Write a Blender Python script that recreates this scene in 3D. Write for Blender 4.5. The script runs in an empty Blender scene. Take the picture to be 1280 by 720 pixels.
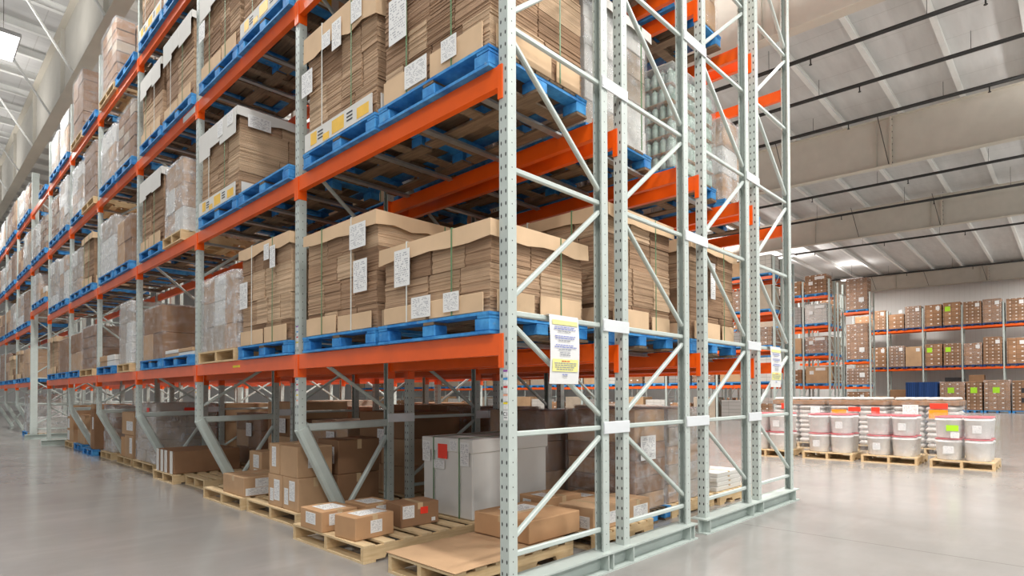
import bpy, math, random
from mathutils import Vector, Matrix
S = bpy.context.scene
COL = S.collection
R = random.Random(7)

# ------------------------------------------------------------------ materials
MATS = {}
class NT:
    def __init__(s, name):
        s.m = bpy.data.materials.new(name); s.m.use_nodes = True
        s.t = s.m.node_tree; s.t.nodes.clear()
        s.out = s.n('ShaderNodeOutputMaterial')
    def n(s, typ, **kw):
        o = s.t.nodes.new(typ)
        for k, v in kw.items():
            if k.startswith('i_'):
                key = k[2:]
                key = int(key) if key.isdigit() else key.replace('_', ' ')
                o.inputs[key].default_value = v
            else: setattr(o, k, v)
        return o
    def l(s, a, b): s.t.links.new(a, b)
    def math(s, op, a, b=None, c=None):
        o = s.n('ShaderNodeMath', operation=op)
        for i, x in enumerate((a, b, c)):
            if x is None: continue
            if isinstance(x, (int, float)): o.inputs[i].default_value = x
            else: s.l(x, o.inputs[i])
        return o.outputs[0]
    def mix(s, fac, a, b):
        o = s.n('ShaderNodeMix', data_type='RGBA')
        for i, x in ((0, fac), (6, a), (7, b)):
            if isinstance(x, (int, float)): o.inputs[i].default_value = x
            elif isinstance(x, tuple): o.inputs[i].default_value = x + (1,) if len(x) == 3 else x
            else: s.l(x, o.inputs[i])
        return o.outputs[2]
    def noise(s, vec, scale, detail=3, rough=.55, stretch=None):
        if stretch:
            mp = s.n('ShaderNodeMapping'); mp.inputs['Scale'].default_value = stretch; s.l(vec, mp.inputs[0]); vec = mp.outputs[0]
        o = s.n('ShaderNodeTexNoise'); o.inputs['Scale'].default_value = scale; o.inputs['Detail'].default_value = detail
        o.inputs['Roughness'].default_value = rough
        s.l(vec, o.inputs[0]); return o.outputs[0]
    def ramp(s, v, a, b):
        o = s.n('ShaderNodeMapRange', clamp=True); o.inputs[1].default_value = a; o.inputs[2].default_value = b
        s.l(v, o.inputs[0]); return o.outputs[0]
    def obj(s): return s.n('ShaderNodeTexCoord').outputs['Object']
    def wob(s):
        a = s.n('ShaderNodeVectorMath', operation='SCALE'); s.l(s.n('ShaderNodeObjectInfo').outputs['Location'], a.inputs[0]); a.inputs['Scale'].default_value = .73
        b = s.n('ShaderNodeVectorMath', operation='ADD'); s.l(s.obj(), b.inputs[0]); s.l(a.outputs[0], b.inputs[1]); return b.outputs[0]
    def gen(s): return s.n('ShaderNodeTexCoord').outputs['Generated']
    def xyz(s, v):
        o = s.n('ShaderNodeSeparateXYZ'); s.l(v, o.inputs[0]); return o.outputs
    def bsdf(s, col, rough=.6, metal=0., bump=None, bd=.01, bs=.5, spec=.5):
        p = s.n('ShaderNodeBsdfPrincipled')
        for key, x in (('Base Color', col), ('Roughness', rough), ('Metallic', metal), ('Specular IOR Level', spec)):
            if isinstance(x, (int, float)): p.inputs[key].default_value = x
            elif isinstance(x, tuple): p.inputs[key].default_value = x + (1,)
            else: s.l(x, p.inputs[key])
        if bump is not None:
            b = s.n('ShaderNodeBump'); b.inputs['Distance'].default_value = bd; b.inputs['Strength'].default_value = bs
            s.l(bump, b.inputs['Height']); s.l(b.outputs[0], p.inputs['Normal'])
        s.l(p.outputs[0], s.out.inputs[0]); return p

def srgb(r, g, b):
    f = lambda c: (c / 255 / 12.92) if c <= 10 else ((c / 255 + .055) / 1.055) ** 2.4
    return (f(r), f(g), f(b))

def M(name, *a, **k):
    if name not in MATS: raise KeyError(name)
    return MATS[name]

def m_simple(name, col, rough=.6, metal=0., var=.12, scale=6, bump=0., spec=.5):
    t = NT(name); o = t.wob(); nz = t.noise(o, scale, 4)
    d = tuple(c * (1 - var) for c in col); h = tuple(min(1, c * (1 + var)) for c in col)
    c = t.mix(t.ramp(nz, .3, .7), d, h)
    t.bsdf(c, rough, metal, nz if bump else None, bump or .01, .5, spec); MATS[name] = t.m

def m_post(name, col, near):
    """painted steel upright with rows of teardrop slots on the faces and round holes on the sides"""
    t = NT(name); o = t.obj(); x, y, z = t.xyz(o)
    fz = t.math('SUBTRACT', t.math('FRACT', t.math('DIVIDE', z, .0765)), .5)
    def spot(u, c, rx, rz):
        a = t.math('DIVIDE', t.math('SUBTRACT', t.math('ABSOLUTE', u), c), rx)
        b = t.math('DIVIDE', t.math('MULTIPLY', fz, .0765), rz)
        return t.math('LESS_THAN', t.math('ADD', t.math('MULTIPLY', a, a), t.math('MULTIPLY', b, b)), 1)
    onx = t.math('GREATER_THAN', t.math('ABSOLUTE', x), .0345)
    ony = t.math('GREATER_THAN', t.math('ABSOLUTE', y), .0345)
    f1 = t.math('MULTIPLY', onx, spot(y, .02, .0058, .013))
    f2 = t.math('MULTIPLY', ony, spot(x, .0, .0042, .0045))
    hole = t.math('MAXIMUM', f1, f2)
    nz = t.noise(o, 9, 4)
    c = t.mix(t.ramp(nz, .3, .7), tuple(k * .9 for k in col), col)
    c = t.mix(hole, c, (.02, .02, .022))
    t.bsdf(c, .42, .0, spec=.5); MATS[name] = t.m

def m_wood(name, a, b, axis='y'):
    t = NT(name); o = t.wob()
    st = {'y': (14, 1.2, 14), 'x': (1.2, 14, 14)}[axis]
    nz = t.noise(o, 3.2, 5, .6, st); n2 = t.noise(o, 5.5, 2)
    c = t.mix(t.ramp(nz, .25, .75), a, b); c = t.mix(t.math('MULTIPLY', t.ramp(n2, .5, .8), .35), c, tuple(k * .6 for k in a))
    t.bsdf(c, .75, 0, nz, .004, .5, .2); MATS[name] = t.m

def m_blue(name):
    t = NT(name); o = t.wob(); nz = t.noise(o, 7, 5, .65); n2 = t.noise(o, 16, 4, .6)
    c = t.mix(t.ramp(nz, .35, .7), srgb(34, 112, 182), srgb(84, 166, 224))
    c = t.mix(t.math('MULTIPLY', t.ramp(n2, .62, .74), .5), c, srgb(150, 165, 172))
    t.bsdf(c, .6, 0, n2, .003, .4, .3); MATS[name] = t.m

def m_flat(name, a, b):
    """edges of stacked flattened cartons: fine courses of sheet edges"""
    t = NT(name); o = t.wob(); x, y, z = t.xyz(o)
    nz = t.noise(o, 1.6, 3, .6, (1.2, 1.2, 190)); n2 = t.noise(o, 1.0, 2, .5, (.8, .8, 26)); n3 = t.noise(o, 2.2, 3)
    c = t.mix(t.ramp(nz, .32, .68), a, b)
    c = t.mix(t.math('MULTIPLY', t.ramp(n2, .45, .75), .55), c, tuple(k * .55 for k in a))
    c = t.mix(t.math('MULTIPLY', t.ramp(n3, .5, .75), .35), c, tuple(min(1, k * 1.25) for k in b))
    t.bsdf(c, .85, 0, nz, .006, .7, .15); MATS[name] = t.m

def m_card(name, a, var=.1):
    t = NT(name); o = t.wob(); nz = t.noise(o, 2.5, 4); n2 = t.noise(o, 40, 2, .5, (1, 1, .15))
    c = t.mix(t.ramp(nz, .3, .7), tuple(k * (1 - var) for k in a), tuple(min(1, k * (1 + var)) for k in a))
    t.bsdf(c, .8, 0, n2, .0015, .35, .15); MATS[name] = t.m

def m_carton_grid(name, a, dx, dz, gap=.012, mark=(.8, .8, .78), marks=True, tone=.25):
    """stacked cartons as a surface pattern: joints every dx by dz and a small white label on each carton"""
    t = NT(name); o = t.obj(); x, y, z = t.xyz(o)
    nrm = t.n('ShaderNodeNewGeometry').outputs['Normal']
    nx, ny, _ = t.xyz(nrm)
    side = t.math('GREATER_THAN', t.math('ABSOLUTE', nx), .5)
    u = t.math('ADD', t.math('MULTIPLY', side, y), t.math('MULTIPLY', t.math('SUBTRACT', 1, side), x))
    u = t.math('ADD', u, 10.0)
    fu = t.math('FRACT', t.math('DIVIDE', u, dx)); fz = t.math('FRACT', t.math('DIVIDE', z, dz))
    gu = t.math('LESS_THAN', fu, gap / dx); gz = t.math('LESS_THAN', fz, gap / dz)
    j = t.math('MAXIMUM', gu, gz)
    cell = t.n('ShaderNodeCombineXYZ'); t.l(t.math('FLOOR', t.math('DIVIDE', u, dx)), cell.inputs[0]); t.l(t.math('FLOOR', t.math('DIVIDE', z, dz)), cell.inputs[1])
    wn = t.n('ShaderNodeTexWhiteNoise', noise_dimensions='2D'); t.l(cell.outputs[0], wn.inputs[0])
    c = t.mix(wn.outputs[0], tuple(k * (1 - tone) for k in a), tuple(min(1, k * (1 + tone * .6)) for k in a))
    if marks:
        mk = t.math('MULTIPLY', t.math('LESS_THAN', t.math('ABSOLUTE', t.math('SUBTRACT', fu, .28)), .13), t.math('LESS_THAN', t.math('ABSOLUTE', t.math('SUBTRACT', fz, .6)), .1))
        c = t.mix(mk, c, mark)
    c = t.mix(j, c, tuple(k * .22 for k in a))
    t.bsdf(c, .75, 0, None, spec=.2); MATS[name] = t.m

def m_film(name, lo, hi, col=(.9, .92, .94), scale=5):
    """stretch film: mostly clear, whitened in bands and wrinkles, with sharp glints"""
    t = NT(name); o = t.wob()
    n1 = t.noise(o, scale, 5, .65, (1, 1, 2.2)); n2 = t.noise(o, scale * 2.6, 4, .7, (1, 1, .35)); 
    v = t.math('ADD', t.math('MULTIPLY', n1, .6), t.math('MULTIPLY', n2, .4))
    f = t.ramp(v, .36, .66)
    f = t.math('ADD', lo, t.math('MULTIPLY', t.math('POWER', f, 1.6), hi - lo))
    bmp = t.n('ShaderNodeBump'); bmp.inputs['Distance'].default_value = .05; bmp.inputs['Strength'].default_value = .9
    t.l(v, bmp.inputs['Height'])
    tr = t.n('ShaderNodeBsdfTransparent'); 
    gl = t.n('ShaderNodeBsdfGlossy'); gl.inputs['Roughness'].default_value = .15; gl.inputs[0].default_value = (.95, .96, .98, 1); t.l(bmp.outputs[0], gl.inputs['Normal'])
    df = t.n('ShaderNodeBsdfDiffuse'); df.inputs[0].default_value = col + (1,); t.l(bmp.outputs[0], df.inputs['Normal'])
    a = t.n('ShaderNodeMixShader'); a.inputs[0].default_value = .45; t.l(df.outputs[0], a.inputs[1]); t.l(gl.outputs[0], a.inputs[2])
    b = t.n('ShaderNodeMixShader'); t.l(f, b.inputs[0]); t.l(tr.outputs[0], b.inputs[1]); t.l(a.outputs[0], b.inputs[2])
    t.l(b.outputs[0], t.out.inputs[0]); MATS[name] = t.m

def m_print(name, axis, rows, ink, paper=(.82, .82, .8), dens=.45, cols=10.):
    """printed sheet: lines of small marks on paper, margin left clean. axis 0: sheet lies in the y-z plane, 1: in the x-z plane, 2: x-y"""
    t = NT(name); g = t.xyz(t.gen())
    u, v = {0: (g[1], g[2]), 1: (g[0], g[2]), 2: (g[0], g[1])}[axis]
    fz = t.math('FRACT', t.math('MULTIPLY', v, rows))
    cell = t.n('ShaderNodeCombineXYZ')
    t.l(t.math('FLOOR', t.math('MULTIPLY', u, cols * 2)), cell.inputs[0]); t.l(t.math('FLOOR', t.math('MULTIPLY', v, rows)), cell.inputs[1])
    wn = t.n('ShaderNodeTexWhiteNoise', noise_dimensions='2D'); t.l(cell.outputs[0], wn.inputs[0])
    k = t.math('MULTIPLY', t.math('LESS_THAN', wn.outputs[0], dens), t.math('LESS_THAN', fz, .5))
    for w in (u, v):
        k = t.math('MULTIPLY', k, t.math('LESS_THAN', t.math('ABSOLUTE', t.math('SUBTRACT', w, .5)), .42))
    c = t.mix(k, paper, ink); t.bsdf(c, .6, 0, None, spec=.3); MATS[name] = t.m

def m_emit(name, col, st):
    t = NT(name); e = t.n('ShaderNodeEmission'); e.inputs[0].default_value = col + (1,); e.inputs[1].default_value = st
    t.l(e.outputs[0], t.out.inputs[0]); MATS[name] = t.m

m_post('post_paint', srgb(190, 199, 193), True)
m_simple('brace_paint', srgb(190, 200, 194), .4, 0, .06)
m_simple('spacer_paint', srgb(222, 226, 228), .45, 0, .03)
m_simple('base_paint', srgb(182, 192, 186), .45, 0, .06)
m_simple('orange_paint', srgb(244, 96, 14), .34, 0, .07, 3)
m_simple('galvanised', srgb(168, 172, 172), .38, .6, .15, 12)
m_wood('pallet_wood', srgb(206, 176, 132), srgb(228, 205, 166))
m_wood('pallet_wood_x', srgb(200, 168, 124), srgb(224, 198, 156), 'x')
m_wood('old_wood', srgb(104, 88, 72), srgb(146, 126, 104))
m_blue('blue_paint')
m_flat('flat_a', srgb(152, 122, 98), srgb(188, 156, 126))
m_flat('flat_d', srgb(182, 152, 124), srgb(220, 192, 160)); m_flat('flat_b', srgb(136, 107, 85), srgb(172, 141, 113))
m_flat('flat_c', srgb(164, 134, 109), srgb(202, 172, 141))
m_card('card', srgb(188, 154, 120)); m_card('card_light', srgb(214, 184, 150)); m_card('card_dark', srgb(146, 112, 84)); m_card('card_warm', srgb(190, 150, 112))
m_card('card_grey', srgb(176, 160, 142)); m_card('card_white', srgb(222, 220, 214), .04)
m_carton_grid('grid_brown', srgb(160, 122, 92), .4, .3)
m_carton_grid('grid_dark', srgb(124, 94, 74), .5, .14, .018, marks=False)
m_carton_grid('grid_small', srgb(152, 118, 92), .3, .22)
m_carton_grid('grid_white', srgb(205, 200, 192), .42, .2, .008, (.3, .3, .3), False, .08)
m_carton_grid('grid_grey', srgb(150, 145, 140), .6, .17, .01, marks=False, tone=.12)
m_film('film', .06, .6); m_film('film_thin', .02, .3); m_film('film_white', .14, .8, (.88, .9, .92)); m_film('film_grey', .07, .5, (.75, .77, .8))
m_print('print_x', 0, 17, (.42, .42, .44)); m_print('print_y', 1, 17, (.42, .42, .44)); m_print('print_z', 2, 13, (.4, .4, .4))
m_print('sheet_x', 0, 3, srgb(236, 190, 60), (.8, .8, .77), .4, 3); m_print('sheet_y', 1, 3, srgb(236, 190, 60), (.8, .8, .77), .4, 3)
m_simple('paper', srgb(228, 228, 226), .6, 0, .03); m_simple('paper_yellow', srgb(236, 232, 150), .6, 0, .03)
m_simple('paper_orange', srgb(252, 150, 20), .5, 0, .04); m_simple('paper_red', srgb(245, 62, 40), .5, 0, .04); m_simple('paper_green', srgb(170, 226, 40), .5, 0, .04)
m_simple('ink', (.02, .02, .025), .6); m_simple('ink_blue', srgb(120, 130, 190), .6); m_simple('ink_grey', srgb(150, 152, 160), .6); m_simple('ink_red', srgb(214, 70, 50), .6)
m_simple('amber', srgb(240, 192, 66), .5); m_simple('tag_purple', srgb(150, 70, 165), .5); m_simple('tag_blue', srgb(60, 150, 214), .5); m_simple('tag_red', srgb(205, 40, 40), .5); m_simple('tag_peach', srgb(236, 170, 140), .5); m_simple('tag_yellow', srgb(238, 214, 40), .5)
m_simple('strap_green', srgb(96, 132, 92), .45); m_simple('strap_white', srgb(220, 222, 214), .4); m_simple('tape', srgb(206, 178, 140), .25, 0, .04)
m_simple('bucket', srgb(240, 239, 236), .35, 0, .03); m_simple('lid_red', srgb(196, 84, 92), .4); m_simple('bottle', srgb(176, 196, 184), .25, 0, .2, 20); m_simple('bag', srgb(206, 202, 196), .55, 0, .08, 8, .02)
m_simple('black_pipe', srgb(40, 38, 36), .5, 0, .2); m_simple('white_paint', srgb(240, 240, 236), .5, 0, .03); m_simple('beige_steel', srgb(206, 201, 190), .55, 0, .05, 2)
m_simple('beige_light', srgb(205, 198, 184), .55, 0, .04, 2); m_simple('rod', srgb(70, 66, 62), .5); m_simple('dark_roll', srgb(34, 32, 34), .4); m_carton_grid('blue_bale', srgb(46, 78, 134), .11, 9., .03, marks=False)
m_simple('lamp_body', srgb(190, 190, 190), .4); m_emit('lamp_glow', (1., .985, .96), 7)

def m_floor():
    t = NT('concrete'); o = t.obj()
    n1 = t.noise(o, .5, 6, .6); n2 = t.noise(o, 2.2, 4, .55); n4 = t.noise(o, .9, 4, .6, (1, 4, 1))
    c = t.mix(t.ramp(n1, .3, .7), srgb(139, 136, 132), srgb(158, 155, 151))
    c = t.mix(t.math('MULTIPLY', t.ramp(n2, .45, .75), .22), c, srgb(138, 130, 122))
    c = t.mix(t.math('MULTIPLY', t.ramp(n4, .5, .85), .16), c, srgb(196, 191, 186))
    x, y, z = t.xyz(o)
    jx = t.math('LESS_THAN', t.math('ABSOLUTE', t.math('SUBTRACT', t.math('FRACT', t.math('DIVIDE', t.math('ADD', x, 2.1), 10.68)), .5)), .0006)
    c = t.mix(t.math('MULTIPLY', jx, .6), c, srgb(96, 90, 84))
    rg = t.math('ADD', .15, t.math('MULTIPLY', t.ramp(n2, .3, .7), .07))
    t.bsdf(c, rg, 0, None, spec=.5); MATS['concrete'] = t.m
m_simple('dark_blue', srgb(30, 58, 108), .6)
m_floor()
def m_deck():
    t = NT('roof_deck'); o = t.obj(); x, y, z = t.xyz(o)
    n1 = t.noise(o, 1.2, 4, .6, (.5, 3, 1)); 
    c = t.mix(t.ramp(n1, .3, .7), srgb(204, 203, 201), srgb(218, 217, 215))
    fx = t.math('FRACT', t.math('DIVIDE', t.math('ADD', x, 50), 1.22))
    c = t.mix(t.math('MULTIPLY', t.math('LESS_THAN', fx, .02), .3), c, srgb(150, 146, 140))
    t.bsdf(c, .6, 0, n1, .05, .35, .3); MATS['roof_deck'] = t.m
m_deck()
def m_wall():
    t = NT('wall_panel'); o = t.obj(); x, y, z = t.xyz(o)
    f = t.math('FRACT', t.math('DIVIDE', t.math('ADD', t.math('ADD', x, y), 100), .3))
    c = t.mix(t.math('LESS_THAN', f, .04), srgb(232, 230, 226), srgb(216, 213, 207)); t.bsdf(c, .6); MATS['wall_panel'] = t.m
m_wall()
# ------------------------------------------------------------------ geometry helpers
class MB:
    def __init__(s): s.v = []; s.f = []; s.mi = []; s.k = 0
    def add(s, vs, fs):
        b = len(s.v); s.v += [tuple(p) for p in vs]
        for f in fs: s.f.append(tuple(b + i for i in f)); s.mi.append(s.k)
        return s
    def box(s, x0, y0, z0, x1, y1, z1):
        return s.add([(x0,y0,z0),(x1,y0,z0),(x1,y1,z0),(x0,y1,z0),(x0,y0,z1),(x1,y0,z1),(x1,y1,z1),(x0,y1,z1)],
                     [(0,3,2,1),(4,5,6,7),(0,1,5,4),(1,2,6,5),(2,3,7,6),(3,0,4,7)])
    def cbox(s, x0, y0, z0, x1, y1, z1, b=.006):
        """box with chamfered edges, one closed piece"""
        vs = []; idx = {}
        for ix, sx in ((0, x0), (1, x1)):
            for iy, sy in ((0, y0), (1, y1)):
                for iz, sz in ((0, z0), (1, z1)):
                    dx, dy, dz = b * (1 - 2 * ix), b * (1 - 2 * iy), b * (1 - 2 * iz)
                    for a, p in (('x', (sx, sy + dy, sz + dz)), ('y', (sx + dx, sy, sz + dz)), ('z', (sx + dx, sy + dy, sz))):
                        idx[ix, iy, iz, a] = len(vs); vs.append(p)
        g = lambda x, y, z, a: idx[x, y, z, a]
        fs = []
        for i in (0, 1):
            q = [g(i,0,0,'x'), g(i,0,1,'x'), g(i,1,1,'x'), g(i,1,0,'x')]; fs.append(q if i == 0 else q[::-1])
            q = [g(0,i,0,'y'), g(1,i,0,'y'), g(1,i,1,'y'), g(0,i,1,'y')]; fs.append(q if i == 0 else q[::-1])
            q = [g(0,0,i,'z'), g(0,1,i,'z'), g(1,1,i,'z'), g(1,0,i,'z')]; fs.append(q if i == 0 else q[::-1])
        for i in (0, 1):
            for j in (0, 1):
                fl = (i + j) % 2 == 0
                q = [g(i,j,0,'x'), g(i,j,0,'y'), g(i,j,1,'y'), g(i,j,1,'x')]; fs.append(q if fl else q[::-1])
                q = [g(i,0,j,'x'), g(i,1,j,'x'), g(i,1,j,'z'), g(i,0,j,'z')]; fs.append(q if fl else q[::-1])
                q = [g(0,i,j,'y'), g(0,i,j,'z'), g(1,i,j,'z'), g(1,i,j,'y')]; fs.append(q if fl else q[::-1])
        for i in (0, 1):
            for j in (0, 1):
                for k in (0, 1):
                    q = [g(i,j,k,'x'), g(i,j,k,'z'), g(i,j,k,'y')]; fs.append(q if (i + j + k) % 2 == 0 else q[::-1])
        return s.add(vs, fs)
    def bar(s, p0, p1, w, h, side=None):
        """rectangular bar between two points: w along side, h across"""
        p0 = Vector(p0); p1 = Vector(p1); d = (p1 - p0).normalized()
        a = Vector(side) if side else d.cross(Vector((0, 0, 1)))
        if a.length < 1e-4: a = Vector((1, 0, 0))
        a.normalize(); b = a.cross(d).normalized()
        c = min(w, h) * .22
        pr = [(-w/2+c,-h/2),(w/2-c,-h/2),(w/2,-h/2+c),(w/2,h/2-c),(w/2-c,h/2),(-w/2+c,h/2),(-w/2,h/2-c),(-w/2,-h/2+c)]
        n = 8; vs = [p + a * u + b * v for p in (p0, p1) for u, v in pr]
        fs = [(i, (i+1) % n, n + (i+1) % n, n + i) for i in range(n)] + [tuple(range(n))[::-1], tuple(range(n, 2*n))]
        return s.add(vs, fs)
    def tube(s, p0, p1, r, n=10, r2=None):
        p0 = Vector(p0); p1 = Vector(p1); d = (p1 - p0).normalized(); r2 = r if r2 is None else r2
        a = d.cross(Vector((0, 0, 1)) if abs(d.z) < .9 else Vector((1, 0, 0))).normalized(); b = a.cross(d)
        vs = [p + (a * math.cos(t * 2 * math.pi / n) + b * math.sin(t * 2 * math.pi / n)) * q for p, q in ((p0, r), (p1, r2)) for t in range(n)]
        return s.add(vs, [(i, (i+1) % n, n + (i+1) % n, n + i) for i in range(n)] + [tuple(range(n))[::-1], tuple(range(n, 2*n))])
    def lathe(s, prof, n=20, c=(0, 0, 0)):
        vs = [(c[0] + r * math.cos(2*math.pi*i/n), c[1] + r * math.sin(2*math.pi*i/n), c[2] + z) for r, z in prof for i in range(n)]
        fs = [(k*n + i, k*n + (i+1) % n, (k+1)*n + (i+1) % n, (k+1)*n + i) for k in range(len(prof)-1) for i in range(n)]
        return s.add(vs, fs + [tuple(range(n))[::-1], tuple(range((len(prof)-1)*n, len(prof)*n))])
    def prism(s, poly, axis, a, b):
        """polygon in the plane across axis, run from a to b along it"""
        f = {'x': lambda u, v, t: (t, u, v), 'y': lambda u, v, t: (u, t, v), 'z': lambda u, v, t: (u, v, t)}[axis]
        n = len(poly); vs = [f(u, v, t) for t in (a, b) for u, v in poly]
        return s.add(vs, [(i, (i+1) % n, n + (i+1) % n, n + i) for i in range(n)] + [tuple(range(n))[::-1], tuple(range(n, 2*n))])
    def sheaf(s, x0, y0, z0, x1, y1, z1, t=.02, amp=.005, rnd=R):
        """a pile of flat sheets as one closed skin: every sheet edge stands a little in or out"""
        n = max(2, round((z1 - z0) / t)); rings = []
        for i in range(n):
            o = [rnd.uniform(-amp, amp) for _ in range(4)]
            for z in (z0 + (z1-z0)*i/n, z0 + (z1-z0)*(i+.93)/n):
                rings.append([(x0+o[0], y0+o[1], z), (x1+o[2], y0+o[1], z), (x1+o[2], y1+o[3], z), (x0+o[0], y1+o[3], z)])
        vs = [p for r in rings for p in r]
        fs = [(k*4+i, k*4+(i+1) % 4, k*4+4+(i+1) % 4, k*4+4+i) for k in range(len(rings)-1) for i in range(4)]
        m = len(rings)*4 - 4
        return s.add(vs, fs + [(3,2,1,0), (m, m+1, m+2, m+3)])
    def skin(s, x0, y0, z0, x1, y1, z1, n=9, amp=.012, rnd=R, flare=0., top=True):
        """loose wrapping around a load: four sides in a fine net, pushed in and out, and a top"""
        ring = []
        for i in range(n): ring.append((x0 + (x1-x0)*i/n, y0, 0, -1))
        for i in range(n): ring.append((x1, y0 + (y1-y0)*i/n, 1, 0))
        for i in range(n): ring.append((x1 - (x1-x0)*i/n, y1, 0, 1))
        for i in range(n): ring.append((x0, y1 - (y1-y0)*i/n, -1, 0))
        m = len(ring); vs = []
        for k in range(n+1):
            z = z0 + (z1-z0)*k/n
            for i, (x, y, a, b) in enumerate(ring):
                e = rnd.uniform(0, amp) + (flare * (1 - k*3/n) if k*3 < n else 0)
                vs.append((x + a*e, y + b*e, z + rnd.uniform(-amp if k else 0, amp)*.4))
        fs = [(k*m+i, k*m+(i+1) % m, (k+1)*m+(i+1) % m, (k+1)*m+i) for k in range(n) for i in range(m)]
        if top: fs.append(tuple(range(n*m, n*m+m)))
        return s.add(vs, fs)
    def mesh(s, name, mats, smooth=False):
        me = bpy.data.meshes.new(name); me.from_pydata(s.v, [], s.f)
        for m in mats: me.materials.append(MATS[m])
        if len(mats) > 1: me.polygons.foreach_set('material_index', s.mi)
        if smooth: me.polygons.foreach_set('use_smooth', [True] * len(s.f))
        me.update(); return me

CACHE = {}
def cached(key, fn):
    if key not in CACHE: CACHE[key] = fn()
    return CACHE[key]
def props(o, label=None, cat=None, group=None, kind=None):
    for k, v in (('label', label), ('category', cat), ('group', group), ('kind', kind)):
        if v: o[k] = v
    return o
def put(name, data, parent=None, loc=(0, 0, 0), rz=0, label=None):
    o = bpy.data.objects.new(name, data); COL.objects.link(o); o.location = loc; o.rotation_euler = (0, 0, rz)
    if parent: o.parent = parent
    if label: o['label'] = label
    return o
def part(name, mb, mat, parent, loc=(0, 0, 0), rz=0, label=None, smooth=False):
    if isinstance(mb, MB): mb = mb.mesh(name, [mat] if isinstance(mat, str) else mat, smooth)
    return put(name, mb, parent, loc, rz, label)
LABELS = {}
def root(name, label, cat, loc, rz=0, group=None):
    o = put(name, None, None, loc, rz); o.empty_display_size = .1
    LABELS.setdefault(label, []).append(name)
    return props(o, label, cat, group)
def single(name, mb, mat, label, cat, loc, rz=0, group=None, smooth=False):
    o = part(name, mb, mat, None, loc, rz, smooth=smooth); LABELS.setdefault(label, []).append(name)
    return props(o, label, cat, group)
def structure(name, mb, mat, loc=(0, 0, 0)):
    return props(part(name, mb, mat, None, loc), kind='structure')

# ------------------------------------------------------------------ pallets
def pal_top_blue(dx, dy):
    m = MB(); n = 7; w = .128; g = (dx - n*w)/(n-1)
    for i in range(n):
        m.k = 0 if i in (0, n-1) else 1
        m.box(i*(w+g), 0, .121, i*(w+g)+w, dy, .14)
    for y in (0, dy/2-.06, dy-.12):
        m.k = 1 if 0 < y < dy*.6 else 0
        m.box(.002, y+.004, .1, dx-.002, y+.116, .1205)
    return m.mesh('top_deck', ['blue_paint', 'old_wood'])
def pal_bot_blue(dx, dy):
    m = MB()
    for x in (0, dx/2-.06, dx-.12):
        m.k = 0 if x == 0 else 1
        m.box(x, .001, .001, x+.12, dy-.001, .02)
    m.k = 1
    for y in (.125, dy/2-.1, dy-.22): m.box(.13, y, .004, dx-.13, y+.1, .0195)
    return m.mesh('bottom_deck', ['blue_paint', 'old_wood'])
def pal_block(): return MB().cbox(0, 0, 0, .115, .14, .079, .006).mesh('block', ['blue_paint'])
def blue_pallet(loc, label, dx=1.02, dy=1.22, detail=0, rz=0, group='blue wooden pallets', parent=None):
    t = root('pallet', label, 'pallet', loc, rz, group)
    k = (round(dx, 2), round(dy, 2))
    part('top_deck', cached(('bt',) + k, lambda: pal_top_blue(dx, dy)), None, t)
    part('bottom_deck', cached(('bb',) + k, lambda: pal_bot_blue(dx, dy)), None, t)
    ys = (.003, dy/2-.07, dy-.143)
    for x in ((.003, dx/2-.057, dx-.118) if detail == 0 else (.003,)):
        for y in ys: part('block', cached('bk', pal_block), None, t, (x, y, .0205))
    if detail: part('stringer', cached(('bs',) + k, lambda: MB().box(.3, .02, .0205, dx-.02, .1, .0995).mesh('stringer', ['blue_paint'])), None, t)
    return t
def stringer(dx, w, notch):
    z1 = .12
    if not notch: p = [(0, .018), (dx, .018), (dx, z1), (0, z1)]
    else:
        a, b = .16*dx, .36*dx
        p = [(0, .018), (a, .018), (a+.02, .055), (b-.02, .055), (b, .018), (dx-b, .018), (dx-b+.02, .055), (dx-a-.02, .055), (dx-a, .018), (dx, .018), (dx, z1), (0, z1)]
    return MB().prism(p, 'y', 0, w).mesh('stringer', ['pallet_wood_x'])
def deck(dx, dy, z0, z1, n, w):
    m = MB(); g = (dx - n*w)/(n-1)
    for i in range(n): m.box(i*(w+g), 0, z0, i*(w+g)+w, dy, z1)
    return m
def wood_pallet(loc, label, dx=1.22, dy=1.02, rz=0, group='bare wood pallets', detail=0):
    t = root('pallet', label, 'pallet', loc, rz, group); k = (round(dx, 2), round(dy, 2))
    part('top_deck', cached(('wt',) + k, lambda: deck(dx, dy, .1205, .138, 7, .105).mesh('top_deck', ['pallet_wood'])), None, t)
    part('bottom_deck', cached(('wb',) + k, lambda: deck(dx, dy, .0, .0175, 4, .11).mesh('bottom_deck', ['pallet_wood'])), None, t)
    for y in (.002, dy/2-.02, dy-.042): part('stringer', cached(('ws', k[0]), lambda: stringer(dx, .04, True)), None, t, (0, y, 0))
    return t

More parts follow.
